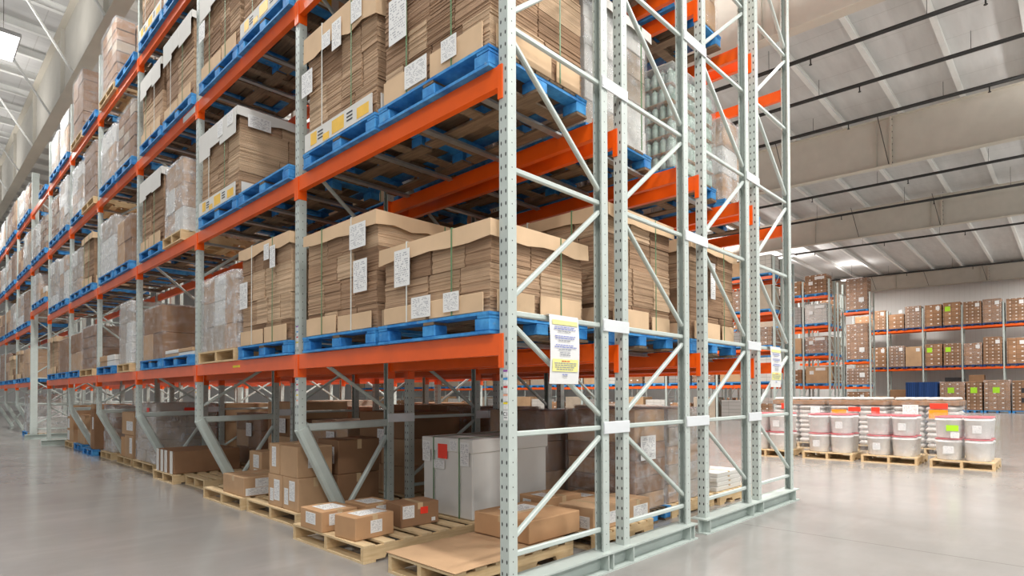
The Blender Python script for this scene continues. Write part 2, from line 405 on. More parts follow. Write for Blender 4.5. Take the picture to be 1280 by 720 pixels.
# ------------------------------------------------------------------ sheets and labels stuck on a face
def flat_on(face, u0, v0, w, h, off, t=.0015, tilt=0.):
    """thin sheet on the -x face (u = y), the -y face (u = x) or lying on top; off is that face's coordinate"""
    m = MB()
    if face == 'x': m.box(off - t, u0, v0, off, u0 + w, v0 + h)
    elif face == 'y': m.box(u0, off - t, v0, u0 + w, off, v0 + h)
    else: m.box(u0, v0, off, u0 + w, v0 + h, off + t)
    return m
PRT = {'x': 'print_x', 'y': 'print_y', 'z': 'print_z'}
def paper(parent, face, u0, v0, w, h, off, mat=None, name='shipping_label'):
    """a sheet with its own origin at its centre, pressed against the face"""
    t = .002
    if face == 'x': c = (off - t/2 - .0005, u0 + w/2, v0 + h/2); b = (t/2, w/2, h/2)
    elif face == 'y': c = (u0 + w/2, off - t/2 - .0005, v0 + h/2); b = (w/2, t/2, h/2)
    else: c = (u0 + w/2, v0 + h/2, off + t/2 + .0005); b = (w/2, h/2, t/2)
    return part(name, MB().box(-b[0], -b[1], -b[2], b[0], b[1], b[2]), mat or PRT[face], parent, c)

# ------------------------------------------------------------------ cartons
def carton(label, x0, x1, y0, y1, z0, z1, mat='card', papers=(), tape='y', rz=0, group='loose cartons on the floor pallets', name='carton', cat='box'):
    dx, dy, dz = x1-x0, y1-y0, z1-z0
    t = root(name, label, cat, ((x0+x1)/2, (y0+y1)/2, z0), rz, group)
    part('body', MB().cbox(-dx/2, -dy/2, 0, dx/2, dy/2, dz, .006), mat, t)
    m = MB()
    if tape == 'y':
        m.prism([(-dy/2-.001, dz*.72), (-dy/2-.001, dz+.001), (dy/2+.001, dz+.001), (dy/2+.001, dz*.72), (dy/2-.004, dz*.72), (dy/2-.004, dz-.004), (-dy/2+.004, dz-.004), (-dy/2+.004, dz*.72)][::-1], 'x', -.026, .026)
    else:
        m.prism([(-dx/2-.001, dz*.72), (-dx/2-.001, dz+.001), (dx/2+.001, dz+.001), (dx/2+.001, dz*.72), (dx/2-.004, dz*.72), (dx/2-.004, dz-.004), (-dx/2+.004, dz-.004), (-dx/2+.004, dz*.72)], 'y', -.026, .026)
    part('tape', m, 'tape', t)
    for p in papers:
        f, u, v, w, h = p[:5]; off = {'x': -dx/2, 'y': -dy/2, 'z': dz}[f]
        if f == 'x': u, v = -dy/2 + u*dy, v*dz; w, h = w*dy, h*dz
        elif f == 'y': u, v = -dx/2 + u*dx, v*dz; w, h = w*dx, h*dz
        else: u, v = -dx/2 + u*dx, -dy/2 + v*dy; w, h = w*dx, h*dy
        paper(t, f, u, v, w, h, off, *(p[5:] or ()))
    return t

# ------------------------------------------------------------------ loads
def cap_mesh(dx, dy, z, lip, rnd, over=.012):
    """a cardboard lid sheet folded down at the front and the end, its lower edge uneven"""
    a, b = dx/2 + over, dy/2 + over; n = 6; m = MB(); t = .006
    ring = [(-a, -b + 2*b*i/n) for i in range(n, 0, -1)] + [(-a + 2*a*i/n, -b) for i in range(n+1)]
    up = [(x, y, z + .004) for x, y in ring]; dn = [(x*1.004, y*1.004, z - lip * rnd.uniform(.72, 1.1)) for x, y in ring]
    k = len(ring); vs = up + dn + [(a, b, z + .004)]
    fs = [(i, k+i, k+i+1, i+1) for i in range(k-1)] + [tuple(range(k)) + (2*k,)]
    inn = [(x*.994, y*.994, w + (-t if j < k else 0)) for j, (x, y, w) in enumerate(vs)]
    q = len(vs); fs2 = [tuple(q + i for i in f[::-1]) for f in fs]
    edge = list(range(k, 2*k)) + [k-1, 2*k, 0]
    es = [(edge[i], edge[(i+1) % len(edge)], q + edge[(i+1) % len(edge)], q + edge[i]) for i in range(len(edge))]
    return m.add(vs + inn, fs + fs2 + es)
def bundle(label, x0, x1, y0, y1, z0, h, seed, nx=2, ny=2, nz=3, mat='flat_a', cap=.1, tray=True, straps=2, papers=(), white=False, sheet=False, t=.02, group='strapped stacks of flattened cartons', green=True):
    rnd = random.Random(seed); dx, dy = x1-x0, y1-y0
    T = root('cardboard_bundle', label, 'pallet load', ((x0+x1)/2, (y0+y1)/2, z0), 0, group)
    def cuts(n, L):
        w = [rnd.uniform(.75, 1.25) for _ in range(n)]; s = sum(w); c = [-L/2]
        for q in w: c.append(c[-1] + q/s*L)
        return c
    zc = [c + h/2 for c in cuts(nz, h)]
    for k in range(nz):
        xs, ys = cuts(nx, dx-.03), cuts(ny, dy-.03)
        for i in range(nx):
            for j in range(ny):
                if 0 < i < nx-1 and 0 < j < ny-1: continue
                e = [rnd.uniform(0, .012) for _ in range(4)]
                b = MB().sheaf(xs[i]+.003+e[0]*(i == 0), ys[j]+.003+e[1]*(j == 0), zc[k]+.001, xs[i+1]-.003-e[2], ys[j+1]-.003-e[3], zc[k+1]-.002, t, .0035, rnd)
                part('carton_bale', b, rnd.choice((mat, mat, 'flat_a', 'flat_b', 'flat_c', 'flat_d')), T)
    if cap: part('cap_sheet', cap_mesh(dx, dy, h, cap, rnd), 'card_white' if white else 'card_light', T)
    if tray:
        th = min(.17, h*.25)
        m = rnd.uniform(.35, .6)*dy - dy/2
        for a, b in ((-dy/2+.06, m-.02), (m+.02, dy/2-.05)): part('edge_board', MB().cbox(-dx/2-.012, a, .004, -dx/2-.003, b, th*rnd.uniform(.8, 1.05), .002), 'card_light', T)
        m = rnd.uniform(-.1, .15)
        for a, b in ((-dx/2+.05, m-.03), (m+.03, dx/2-.08)): part('edge_board', MB().cbox(a, -dy/2-.012, .004, b, -dy/2-.003, th*rnd.uniform(.8, 1.05), .002), 'card_light', T)
    if sheet:
        g = part('printed_sheet', MB().box(-.003, -dy/2+.03, -.08, .003, dy/2-.03, .08), 'card_white', T, (-dx/2-.018, 0, .083))
        w = dy - .06
        for a, b, lo, hi in ((-.46, -.3, -.06, .03), (-.12, .06, -.06, .055), (.1, .2, -.07, -.01), (.3, .4, -.05, .06)):
            part('yellow_patch', MB().cbox(-.0045, a*w, lo, -.0032, b*w, hi, .0005), 'amber', g)
        for c in (-.2, .24):
            for q in range(3): part('bar_mark', MB().box(-.0045, c*w-.045, -.03+.03*q, -.0032, c*w+.045, -.018+.03*q), 'ink', g)
        g = part('printed_sheet', MB().box(-dx/2+.03, -.003, -.08, -dx/2+.5, .003, .08), 'card_white', T, (0, -dy/2-.018, .083))
        part('yellow_patch', MB().cbox(-dx/2+.2, -.0045, -.06, -dx/2+.42, -.0032, .04, .0005), 'amber', g)
    if white and cap:
        for a, b, q in ((-dy/2+.02, -.1, .3), (-.095, dy*.18, .27), (dy*.182, dy/2-.02, .33)):
            part('white_sheet', MB().box(-dx/2-.02, a, h-q*rnd.uniform(.9, 1), -dx/2-.0165, b, h-.004), 'card_white', T)
    for i in range(straps):
        y = -dy/2 + dy*(i+.7)/(straps+.4); a = dx/2 + .018
        q = [(-a, .002), (a, .002), (a, h+.012), (-a, h+.012)]; p = [(-a+.003, .005), (a-.003, .005), (a-.003, h+.009), (-a+.003, h+.009)]
        b = MB(); vs = [(x, yy, z) for yy in (y, y+.012) for x, z in q + p]
        fs = []
        for e in range(4):
            f = (e+1) % 4
            fs += [(e, f, 4+f, 4+e), (8+f, 8+e, 12+e, 12+f), (f, e, 8+e, 8+f), (4+e, 4+f, 12+f, 12+e)]
        part('strap', b.add(vs, fs), 'strap_green' if green and (i+seed) % 3 else 'strap_white', T)
    if straps:
        x = dx*.18; part('strap', MB().box(x, -dy/2-.016, .003, x+.012, -dy/2-.0135, h), 'strap_green', T)
    for f, u, v, w, hh in papers:
        if f == 'x': paper(T, 'x', -dy/2 + u, v, w, hh, -dx/2-.021)
        else: paper(T, 'y', -dx/2 + u, v, w, hh, -dy/2-.018)
    return T
def wrapped(label, x0, x1, y0, y1, z0, h, seed, n=(2, 3, 4), mats=('card',), film='film', gap=.006, jit=.006, papers=(), skirt=.0, amp=.012, group='film wrapped pallet loads', tags=(), front=None, tape=False):
    """cartons in a grid, each a part, inside a skin of stretch film"""
    rnd = random.Random(seed); dx, dy = x1-x0-.04, y1-y0-.04
    T = root('wrapped_load', label, 'pallet load', ((x0+x1)/2, (y0+y1)/2, z0), 0, group)
    nx, ny, nz = n; ax, ay, az = dx/nx, dy/ny, h/nz
    for k in range(nz):
        for i in range(nx):
            for j in range(ny):
                if i > 0 and j > 0 and k < nz-1: continue
                o = rnd.uniform(-jit, jit), rnd.uniform(-jit, jit)
                mt = front if front and i == 0 and False else rnd.choice(mats)
                key = ('cb', round(ax-gap, 3), round(ay-gap, 3), round(az-gap*.7, 3), mt)
                me = cached(key, lambda: MB().cbox(-ax/2+gap/2, -ay/2+gap/2, 0, ax/2-gap/2, ay/2-gap/2, az-gap*.7, .005).mesh('carton', [mt]))
                part('carton', me, None, T, (-dx/2+ax*(i+.5)+o[0], -dy/2+ay*(j+.5)+o[1], az*k+.001))
    if film:
        part('stretch_film', MB().skin(-dx/2-.012, -dy/2-.012, .003-skirt, dx/2+.012, dy/2+.012, h+.006, 10, amp, rnd), film, T, smooth=True)
    for f, u, v, w, hh, *mt in papers:
        off = (-dx/2 if f == 'x' else -dy/2) - .012 - amp - .001
        if f == 'x': paper(T, 'x', -dy/2 + u, v, w, hh, off, *mt)
        else: paper(T, 'y', -dx/2 + u, v, w, hh, off, *mt)
    return T
def block_load(label, x0, x1, y0, y1, z0, h, mat, group, tags=(), film=None, name='carton_stack', seed=0):
    """a distant load seen small: one closed body whose carton joints are surface pattern"""
    T = root(name, label, 'pallet load', ((x0+x1)/2, (y0+y1)/2, z0), 0, group); dx, dy = x1-x0, y1-y0
    part('carton_body', MB().cbox(-dx/2, -dy/2, .001, dx/2, dy/2, h, .012), mat, T)
    if film: part('stretch_film', MB().skin(-dx/2-.01, -dy/2-.01, .004, dx/2+.01, dy/2+.01, h+.01, 6, .02, random.Random(seed)), film, T, smooth=True)
    for f, u, v, w, hh, mt in tags:
        off = (-dx/2 if f == 'x' else -dy/2) - (.034 if film else 0)
        paper(T, f, (-dy/2 if f == 'x' else -dx/2) + u, v, w, hh, off, mt, 'sticker')
    return T
# ------------------------------------------------------------------ the setting
ZB, ZC, GX, GS = 9.05, 11.1, .42, 10.13                    # girder underside, roof underside, first girder, girder spacing
SL = .022                                                 # the roof rises a little towards +y
rz_ = lambda y, z: z + SL * (y - 4)
SX = -.02
def tilt(m):
    m.v = [(x, y, z + SX*x) for x, y, z in m.v]; return m
structure('floor', MB().box(-16, -18, -.2, 50.2, 62, 0), 'concrete')
m = MB().prism([(-18, rz_(-18, ZC+.25)), (62, rz_(62, ZC+.25)), (62, rz_(62, ZC+.4)), (-18, rz_(-18, ZC+.4))], 'x', -16, 50.2)
ceil = structure('ceiling', tilt(m), 'roof_deck')
for i in range(38):
    y = -9.96 + i*1.67; z = rz_(y, ZC+.02)
    p = [(y-.075, z), (y+.055, z), (y+.055, z+.01), (y+.006, z+.01), (y+.006, z+.225), (y-.045, z+.225), (y-.045, z+.215), (y-.004, z+.215), (y-.004, z+.01), (y-.075, z+.01)]
    part('purlin', tilt(MB().prism(p, 'x', -16, 50.2)), 'white_paint', ceil)
structure('wall_right', MB().box(50.2, -18, 0, 50.5, 62, 13), 'wall_panel')
structure('wall_back', MB().box(-16, 62, 0, 50.5, 62.3, 13), 'wall_panel')
gx = [GX + GS*k for k in range(4)] + [49.6]
for k, x in enumerate(gx):
    zb = lambda y: rz_(y, ZB); zt = lambda y: rz_(y, ZC) + SX*x
    a, b = -18, 62
    web = MB().prism([(a, zb(a)+.02), (b, zb(b)+.02), (b, zt(b)-.016), (a, zt(a)-.016)], 'x', x-.008, x+.008)
    g = structure('trim_%d' % (k+1), web, 'beige_steel')
    for nm, f, h in (('bottom_flange', zb, 0), ('top_flange', zt, -.02)):
        part(nm, MB().prism([(a, f(a)+h), (b, f(b)+h), (b, f(b)+h+.02), (a, f(a)+h+.02)], 'x', x-.15, x+.15), 'beige_light', g)
    for j in range(13):
        y = -12.6 + j*5.01
        part('web_stiffener', MB().box(x-.1, y, zb(y)+.02, x-.008, y+.012, zt(y)-.02), 'beige_steel', g)
    y = 2.0
    sp = part('splice_plate', MB().box(x-.16, y-.03, zb(y)-.04, x-.0085, y+.03, zt(y)-.02), 'beige_light', g)
    for q in range(8):
        for s_ in (-1,):
            z = zb(y)+.06 + q*.21
            part('bolt', MB().tube((x-.11, y-.031, z), (x-.11, y-.05, z), .02, 8), 'rod', sp)
    for j in range(9):                                     # braces from the underside up to the purlins
        y = 2.066 + j*3.34 + (.0 if k else 0)
        if y < 45: part('flange_brace', MB().bar((x-.14, y, zb(y)+.03), (x-1.45, y, zt(y)+.03), .055, .055), 'white_paint', g) if k == 0 else part('brace_rod', MB().tube((x-.14, y, zb(y)+.03), (x-.5, y+.25, zt(y)+.03), .013, 6), 'rod', g)
def pipe_thing(x, z0, label):
    T = root('sprinkler_pipe', label, 'pipe', (x, 0, 0), 0, 'sprinkler pipes under the roof')
    part('pipe', MB().tube((0, -16, rz_(-16, z0)), (0, 55, rz_(55, z0)), .055, 10), 'black_pipe', T, smooth=True)
    for j in range(6):
        y = -1.9 + j*3.7 + (x*.37) % 1.5
        part('sprinkler_head', MB().tube((0, y, rz_(y, z0)-.03), (0, y, rz_(y, z0)-.2), .018, 8).tube((0, y, rz_(y, z0)-.2), (0, y, rz_(y, z0)-.215), .04, 8), 'black_pipe', T)
        part('hanger_rod', MB().tube((0, y+1.1, rz_(y, z0)), (0, y+1.1, rz_(y, ZC)+.2+SX*x), .007, 6), 'rod', T)
for x, z, w in ((14.38, 10.4, 'first'), (16.9, 10.4, 'second'), (19.45, 10.4, 'third'), (26.3, 10.2, 'fourth'), (29.1, 9.9, 'fifth'), (36.5, 9.9, 'sixth'), (46.6, 9.7, 'seventh')):
    pipe_thing(x, z, 'black sprinkler pipe under the roof, %s one out from the orange racks' % w)

# ------------------------------------------------------------------ pallet racks
PW, D, H = .076, 1.067, 7.9
BZ = [1.681, 3.365, 5.048, 6.72]
HZ = [.30, 1.05, 1.81, 2.72, 3.62, 4.53, 5.43, 6.34, 7.24]
YS = [0, 2.765, 5.53, 8.295, 11.06, 13.825, 16.7, 19.7, 22.9, 26.0, 29.1]
RX = [0, 1.260, 2.618, 3.880]                             # aisle faces of the four rows
def post_mesh(z0, z1, d=PW):
    def f():
        a, b = d/2, PW/2
        p = [(a,-b+.014),(a,-b),(-a,-b),(-a,b),(a,b),(a,b-.014),(a-.004,b-.014),(a-.004,b-.004),(-a+.004,b-.004),(-a+.004,-b+.004),(a-.004,-b+.004),(a-.004,-b+.014)]
        return MB().prism(p[::-1], 'z', z0, z1).mesh('post', ['post_paint'])
    return cached(('post', z0, z1, d), f)
def bar_mesh(key, p0, p1, w, h, mat='brace_paint', side=None): return cached(('bar', key), lambda: MB().bar(p0, p1, w, h, side).mesh('brace', [mat]))
def frame(T, y, x=0, slant=False, z0=.004, top=H, levels=9, flip=False, d=PW, first=0):
    U = put('upright_frame', None, T, (x, y + PW/2, 0)); U.empty_display_size = .1
    zf = .94 if slant else z0
    put('post', post_mesh(zf, top, d), U, (d/2, 0, 0))
    put('post', post_mesh(z0, top, d), U, (D - d/2, 0, 0), math.pi)
    if slant:
        put('slanted_leg', cached('leg', lambda: MB().bar((.045, 0, .985), (.53, 0, .02), .12, .12, (0, 1, 0)).mesh('slanted_leg', ['brace_paint'])), U)
        put('knee_strut', cached('knee', lambda: MB().bar((.05, 0, .985), (D-.07, 0, 1.0), .05, .075, (0, 1, 0)).mesh('knee_strut', ['brace_paint'])), U)
        put('foot_plate', cached('foot', lambda: MB().cbox(.42, -.08, .0, .66, .08, .012, .003).mesh('foot_plate', ['base_paint'])), U)
    elif z0 < .05:
        put('foot_plate', cached('foot2', lambda: MB().cbox(-.03, -.07, .0, .12, .07, .003, .001).mesh('foot_plate', ['base_paint'])), U)
    for k in range(first, levels):
        if slant and k < 2: continue
        z = HZ[k]
        put('horizontal_brace', bar_mesh(('h', z), (.07, 0, z), (D-.07, 0, z), .03, .036, side=(0, 1, 0)), U)
    for k in range(first, levels):
        lo, hi = HZ[k], (HZ[k+1] if k+1 < len(HZ) else 7.9)
        if slant and k == 0:
            put('diagonal_brace', bar_mesh('sd', (.5, 0, .12), (D-.07, 0, .86), .045, .045, side=(0, 1, 0)), U); continue
        up = (k % 2 == 0) != flip                          # True: the upper end is at the rear
        a, b = lo + .1, hi - .07
        p, q = ((.07, 0, a), (D-.07, 0, b)) if up else ((D-.07, 0, a), (.07, 0, b))
        put('diagonal_brace', bar_mesh(('d', k, up), p, q, .034, .034, side=(0, 1, 0)), U)
    return U
def beam_profile(front):
    p = [(-.004,-.135),(-.004,0),(.03,0),(.03,-.028),(.046,-.028),(.046,-.135)]
    return p if front else [(D - x, z) for x, z in p][::-1]
def beam(T, y0, y1, z, front=True, x=0, conn=True, label=None, h=.215):
    L = y1 - y0 - PW
    B = put('load_beam', cached(('beam', round(L, 3), front), lambda: MB().prism(beam_profile(front)[::-1], 'y', 0, L).mesh('load_beam', ['orange_paint'])), T, (x, y0 + PW, z))
    if conn:
        for q in (0, 1):
            def f():
                xx = -.011 if front else D + .011; xo = -.0005 if front else D + .0005; xi = .075 if front else D - .075
                xa, xb = min(xx, xo), max(xx, xo); m = MB()
                s = 1 if q else -1
                e = L if q else 0
                y_a, y_b = sorted((e + s*.0365, e - s*.002)); w_a, w_b = sorted((e - s*.0055, e - s*.0005))
                if front: p = [(xa, y_a), (xb, y_a), (xb, w_a if s < 0 else y_a), (xb, y_b), (xa, y_b)]
                m.box(xa, y_a, -h, xb, y_b, -.0005)
                m.box(min(xo, xi), w_a, -h, max(xo, xi), w_b, -.0005)
                return m.mesh('beam_connector', ['orange_paint'])
            put('beam_connector', cached(('conn', round(L, 3), front, q), f), B)
    return B
def supports(T, y0, y1, z, x=0, n=4):
    me = cached('sup', lambda: MB().prism([(-.03,-.034),(.03,-.034),(.03,-.029),(.012,-.029),(.012,-.004),(-.012,-.004),(-.012,-.029),(-.03,-.029)][::-1], 'x', .048, D-.048).mesh('pallet_support', ['galvanised']))
    for i in range(n):
        put('pallet_support', me, T, (x, y0 + PW + (y1-y0-PW)*(i+.5)/n, z))
RACK_LABELS = ['long orange and grey pallet rack facing the aisle with slanted front legs', 'orange and grey pallet rack bolted behind the slant-legged one', 'orange and grey pallet rack third in from the slant-legged one', 'orange and grey pallet rack fourth in, its end upright holding the small far notice']
RK = [root('pallet_rack', RACK_LABELS[i], 'rack', (x, 0, 0), 0, 'main block of pallet racks') for i, x in enumerate(RX)]
for r, T in enumerate(RK):
    nf = 11 if r < 3 else 7
    for i in range(nf):
        y = YS[i]; end = i == 0; tun = r == 0 and i in (6, 7)
        frame(T, y, 0, slant=(r == 0 and not end and not tun), z0=.1405 if (end or tun) else .004, levels=9 if (i < 2 or r == 0) else 3, flip=(r > 0) if end else (i % 2 == 0), d=.17 if (r == 0 and i == 7) else PW, top=H)
    for i in range(nf-1):
        for k, z in enumerate(BZ):
            if r == 0 and i == 6:
                if k == 0: continue
                if k == 1: z = 3.75
            if r > 0 and i > 2 and k > 0: continue
            beam(T, YS[i], YS[i+1], z, True); beam(T, YS[i], YS[i+1], z, False, conn=(i < 3))
            if (r == 0 and i < 6) or i < 1 + (r < 3): supports(T, YS[i], YS[i+1], z, 0, 4 if i < 3 else 3)
def spacer(T, x0, x1, z, y):
    part('row_spacer', MB().cbox(x0+.001, -.011, -.045, x1-.001, -.001, .045, .003).cbox(x0+.001, -.0112, -.03, x0+.02, -.014, .03, .001), 'spacer_paint', T, (0, y, z), label='pale flat plate joining two uprights')
for i in (0, 1):
    for a, zs in ((0, (1.05, 1.81, 3.62, 5.43)), (1, (1.05, 2.72, 4.53)), (2, (1.05, 1.81, 3.62))):
        for z in zs: spacer(RK[a], D-.075, RX[a+1]-RX[a]+.075, z, YS[i])
    # plates sit proud of the upright sides
for i in range(1, 7): part('row_spacer', MB().cbox(D-.0005, -.01, -.045, RX[1]-.001, .01, .045, .002), 'spacer_paint', RK[0], (0, YS[i]+PW/2, 1.05), label='pale flat plate joining two uprights')
def rail(x0, x1, label, y=0, stiff=()):
    T = root('base_rail', label, 'rack base rail', (x0, y + PW/2, 0), 0, 'steel rails under the rack ends'); L = x1 - x0; w = .085; h = .14
    p = [(-w,0),(w,0),(w,.012),(.006,.012),(.006,h-.012),(w,h-.012),(w,h),(-w,h),(-w,h-.012),(-.006,h-.012),(-.006,.012),(-w,.012)]
    part('rail_body', MB().prism(p[::-1], 'x', 0, L), 'base_paint', T)
    for s in stiff:
        part('stiffener', MB().box(s-x0-.006, -w+.004, .0125, s-x0+.006, -.0065, h-.0125), 'base_paint', T)
    return T
rail(-.04, RX[1]+D+.045, 'pale grey steel base rail under the nearer two end uprights', 0, (.0, .07, D-.07, D-.01, RX[1]+.07, RX[1]+D-.08, RX[1]+D-.01))
rail(RX[2]-.07, RX[3]+D+.06, 'pale grey steel base rail under the farther two end uprights', 0, (RX[2]+.01, RX[2]+D-.05, RX[3]+.02, RX[3]+D-.05))
rail(-.12, D+.05, 'low steel rail under the near side of the rack walk-through gap', YS[6]); rail(-.12, D+.05, 'low steel rail under the far side of the rack walk-through gap', YS[7])
# location tags stuck on the uprights beside the aisle
def tags(T, y, ztop, cols, h=.047, code=False):
    z = ztop
    for c in cols:
        g = part('location_label', MB().box(-.004, .004, z-h, -.0012, .04, z), 'paper', T, (0, y, 0))
        part('colour_band', MB().box(-.0055, .004, z-h*.24, -.0042, .04, z), c, g)
        part('bar_code', MB().box(-.001, -.014, -h*.2, .001, .014, h*.16), 'print_x', g, (-.0053, .022, z-h*.62))
        z -= h + .003
    if code:
        g = part('location_label', MB().box(-.004, .004, z-.062, -.0012, .04, z), 'paper', T, (0, y, 0))
        cu = bpy.data.curves.new('printed_code', 'FONT'); cu.body = 'C1'; cu.size = .034; cu.extrude = .0005; cu.align_x = 'CENTER'; cu.materials.append(MATS['ink'])
        o = put('printed_code', cu); me = bpy.data.meshes.new_from_object(o); bpy.data.objects.remove(o)
        o = put('printed_code', me, g, (-.0046, .022, z-.034)); o.rotation_euler = (math.pi/2, 0, -math.pi/2)
        part('underline', MB().box(-.0052, .008, z-.046, -.0042, .036, z-.042), 'ink', g)
TC = ('tag_purple', 'tag_blue', 'tag_red', 'tag_peach', 'tag_yellow')
tags(RK[0], 0, 1.452, TC, code=True)
tags(RK[0], YS[1], 1.452, ('tag_blue', 'tag_red', 'tag_purple', 'tag_yellow', 'tag_peach')); tags(RK[0], YS[1], 1.95, ('tag_purple', 'tag_blue', 'tag_red', 'tag_yellow'))
tags(RK[0], YS[2], 1.44, ('tag_blue', 'tag_red', 'tag_yellow'))

def notice(x, z, w, h, label):
    """a printed sheet folded over a brace of the end upright, curling slightly"""
    T = root('load_notice', label, 'sign', (x, -.008, z))
    n = 8; pts = [(-.03*math.sin(math.pi*i/n)*.4, -h + (h)*i/n) for i in range(n+1)]
    prof = [(a - .0018, b) for a, b in pts] + [(a, b) for a, b in pts[::-1]]
    part('sheet', MB().prism(prof, 'x', 0, w), 'paper', T)
    part('folded_edge', MB().box(0, .0005, .0, w, .036, .002), 'paper', T)
    f = lambda v: -.03*math.sin(math.pi*(1+v))*.4 if -1 <= v <= 0 else 0
    def strip(nm, mat, u0, u1, v0, v1, off):
        q0, q1 = -.0118*math.sin(math.pi*(1+v0)), -.0118*math.sin(math.pi*(1+v1))
        y0, y1 = -.004 - off + q0, -.004 - off + q1
        m = MB(); t = .0008
        m.add([(u0*w,y0,v0*h),(u1*w,y0,v0*h),(u1*w,y1,v1*h),(u0*w,y1,v1*h),(u0*w,y0+t,v0*h),(u1*w,y0+t,v0*h),(u1*w,y1+t,v1*h),(u0*w,y1+t,v1*h)],[(0,1,2,3),(7,6,5,4),(0,4,5,1),(1,5,6,2),(2,6,7,3),(3,7,4,0)])
        return part(nm, m, mat, T)
    strip('yellow_heading', 'paper_yellow', .08, .95, -.135, -.07, .002)
    strip('yellow_panel', 'paper_yellow', .06, .94, -.82, -.64, .002)
    for v, u0, u1, mt in ((-.175,.15,.82,'ink_blue'),(-.205,.13,.86,'ink_blue'),(-.24,.25,.7,'ink_grey'),(-.31,.14,.84,'ink_blue'),(-.34,.16,.8,'ink_blue'),(-.375,.26,.7,'ink_grey'),(-.44,.16,.8,'ink_blue'),(-.47,.12,.88,'ink_blue'),(-.505,.26,.72,'ink_grey'),(-.55,.3,.68,'ink_grey'),(-.585,.32,.66,'ink_grey'),(-.675,.36,.64,'ink_red'),(-.705,.12,.88,'ink_grey'),(-.735,.14,.86,'ink_grey'),(-.765,.14,.84,'ink_grey'),(-.795,.2,.76,'ink_grey'),(-.87,.4,.6,'ink_blue'),(-.89,.44,.58,'ink_grey')):
        n = 7; r = random.Random(int(-v*1000))
        a = u0
        while a < u1 - .03:
            b = min(u1, a + r.uniform(.05, .13)); strip('print', mt, a, b, v, v + .013, .0035); a = b + .02
EA, EB, EC, WORLD, EXPO, UP = 460, 800, 1150, 1.15, -1.0, .65
notice(.375, 1.83, .31, .46, 'white printed notice hanging from the end upright brace nearest the aisle corner')
notice(4.215, 1.83, .31, .46, 'white printed notice hanging from the end upright brace farthest from the aisle corner')

# ------------------------------------------------------------------ goods on the main racks
part('sticker', MB().box(-.006, 4.15, -.075, -.0045, 4.35, -.05), 'tag_yellow', RK[0], (0, 0, BZ[0]))
part('sticker', MB().box(-.006, 5.62, -.1, -.0045, 6.1, -.02), 'paper', RK[0], (0, 0, BZ[2]))
ORD = ['first', 'second', 'third', 'fourth', 'fifth', 'sixth', 'seventh', 'eighth', 'ninth', 'tenth']
ROWN = ['aisle rack', 'second rack row', 'third rack row', 'fourth rack row']
def where(r, b, l, hf): return '%s shelf, %s bay in, %s half, %s' % (ORD[l], ORD[b], hf, ROWN[r])
LOOK = {'B': 'strapped stack of flattened brown cartons', 'P': 'flattened cartons with yellow printed sheet below', 'p': 'flattened cartons under deep brown cap', 'Q': 'flattened cartons with white sheets on top',
        'W': 'white cartons under shiny stretch film', 'S': 'silver wrapped packages in tight courses', 'D': 'dark brown cartons wrapped in film',
        'C': 'brown cartons in loose stretch film', 'G': 'pale green bottles under clear film', 'V': 'grey white stack with green strap', 'T': 'low flat bundle of white sheets'}
sd = [100]
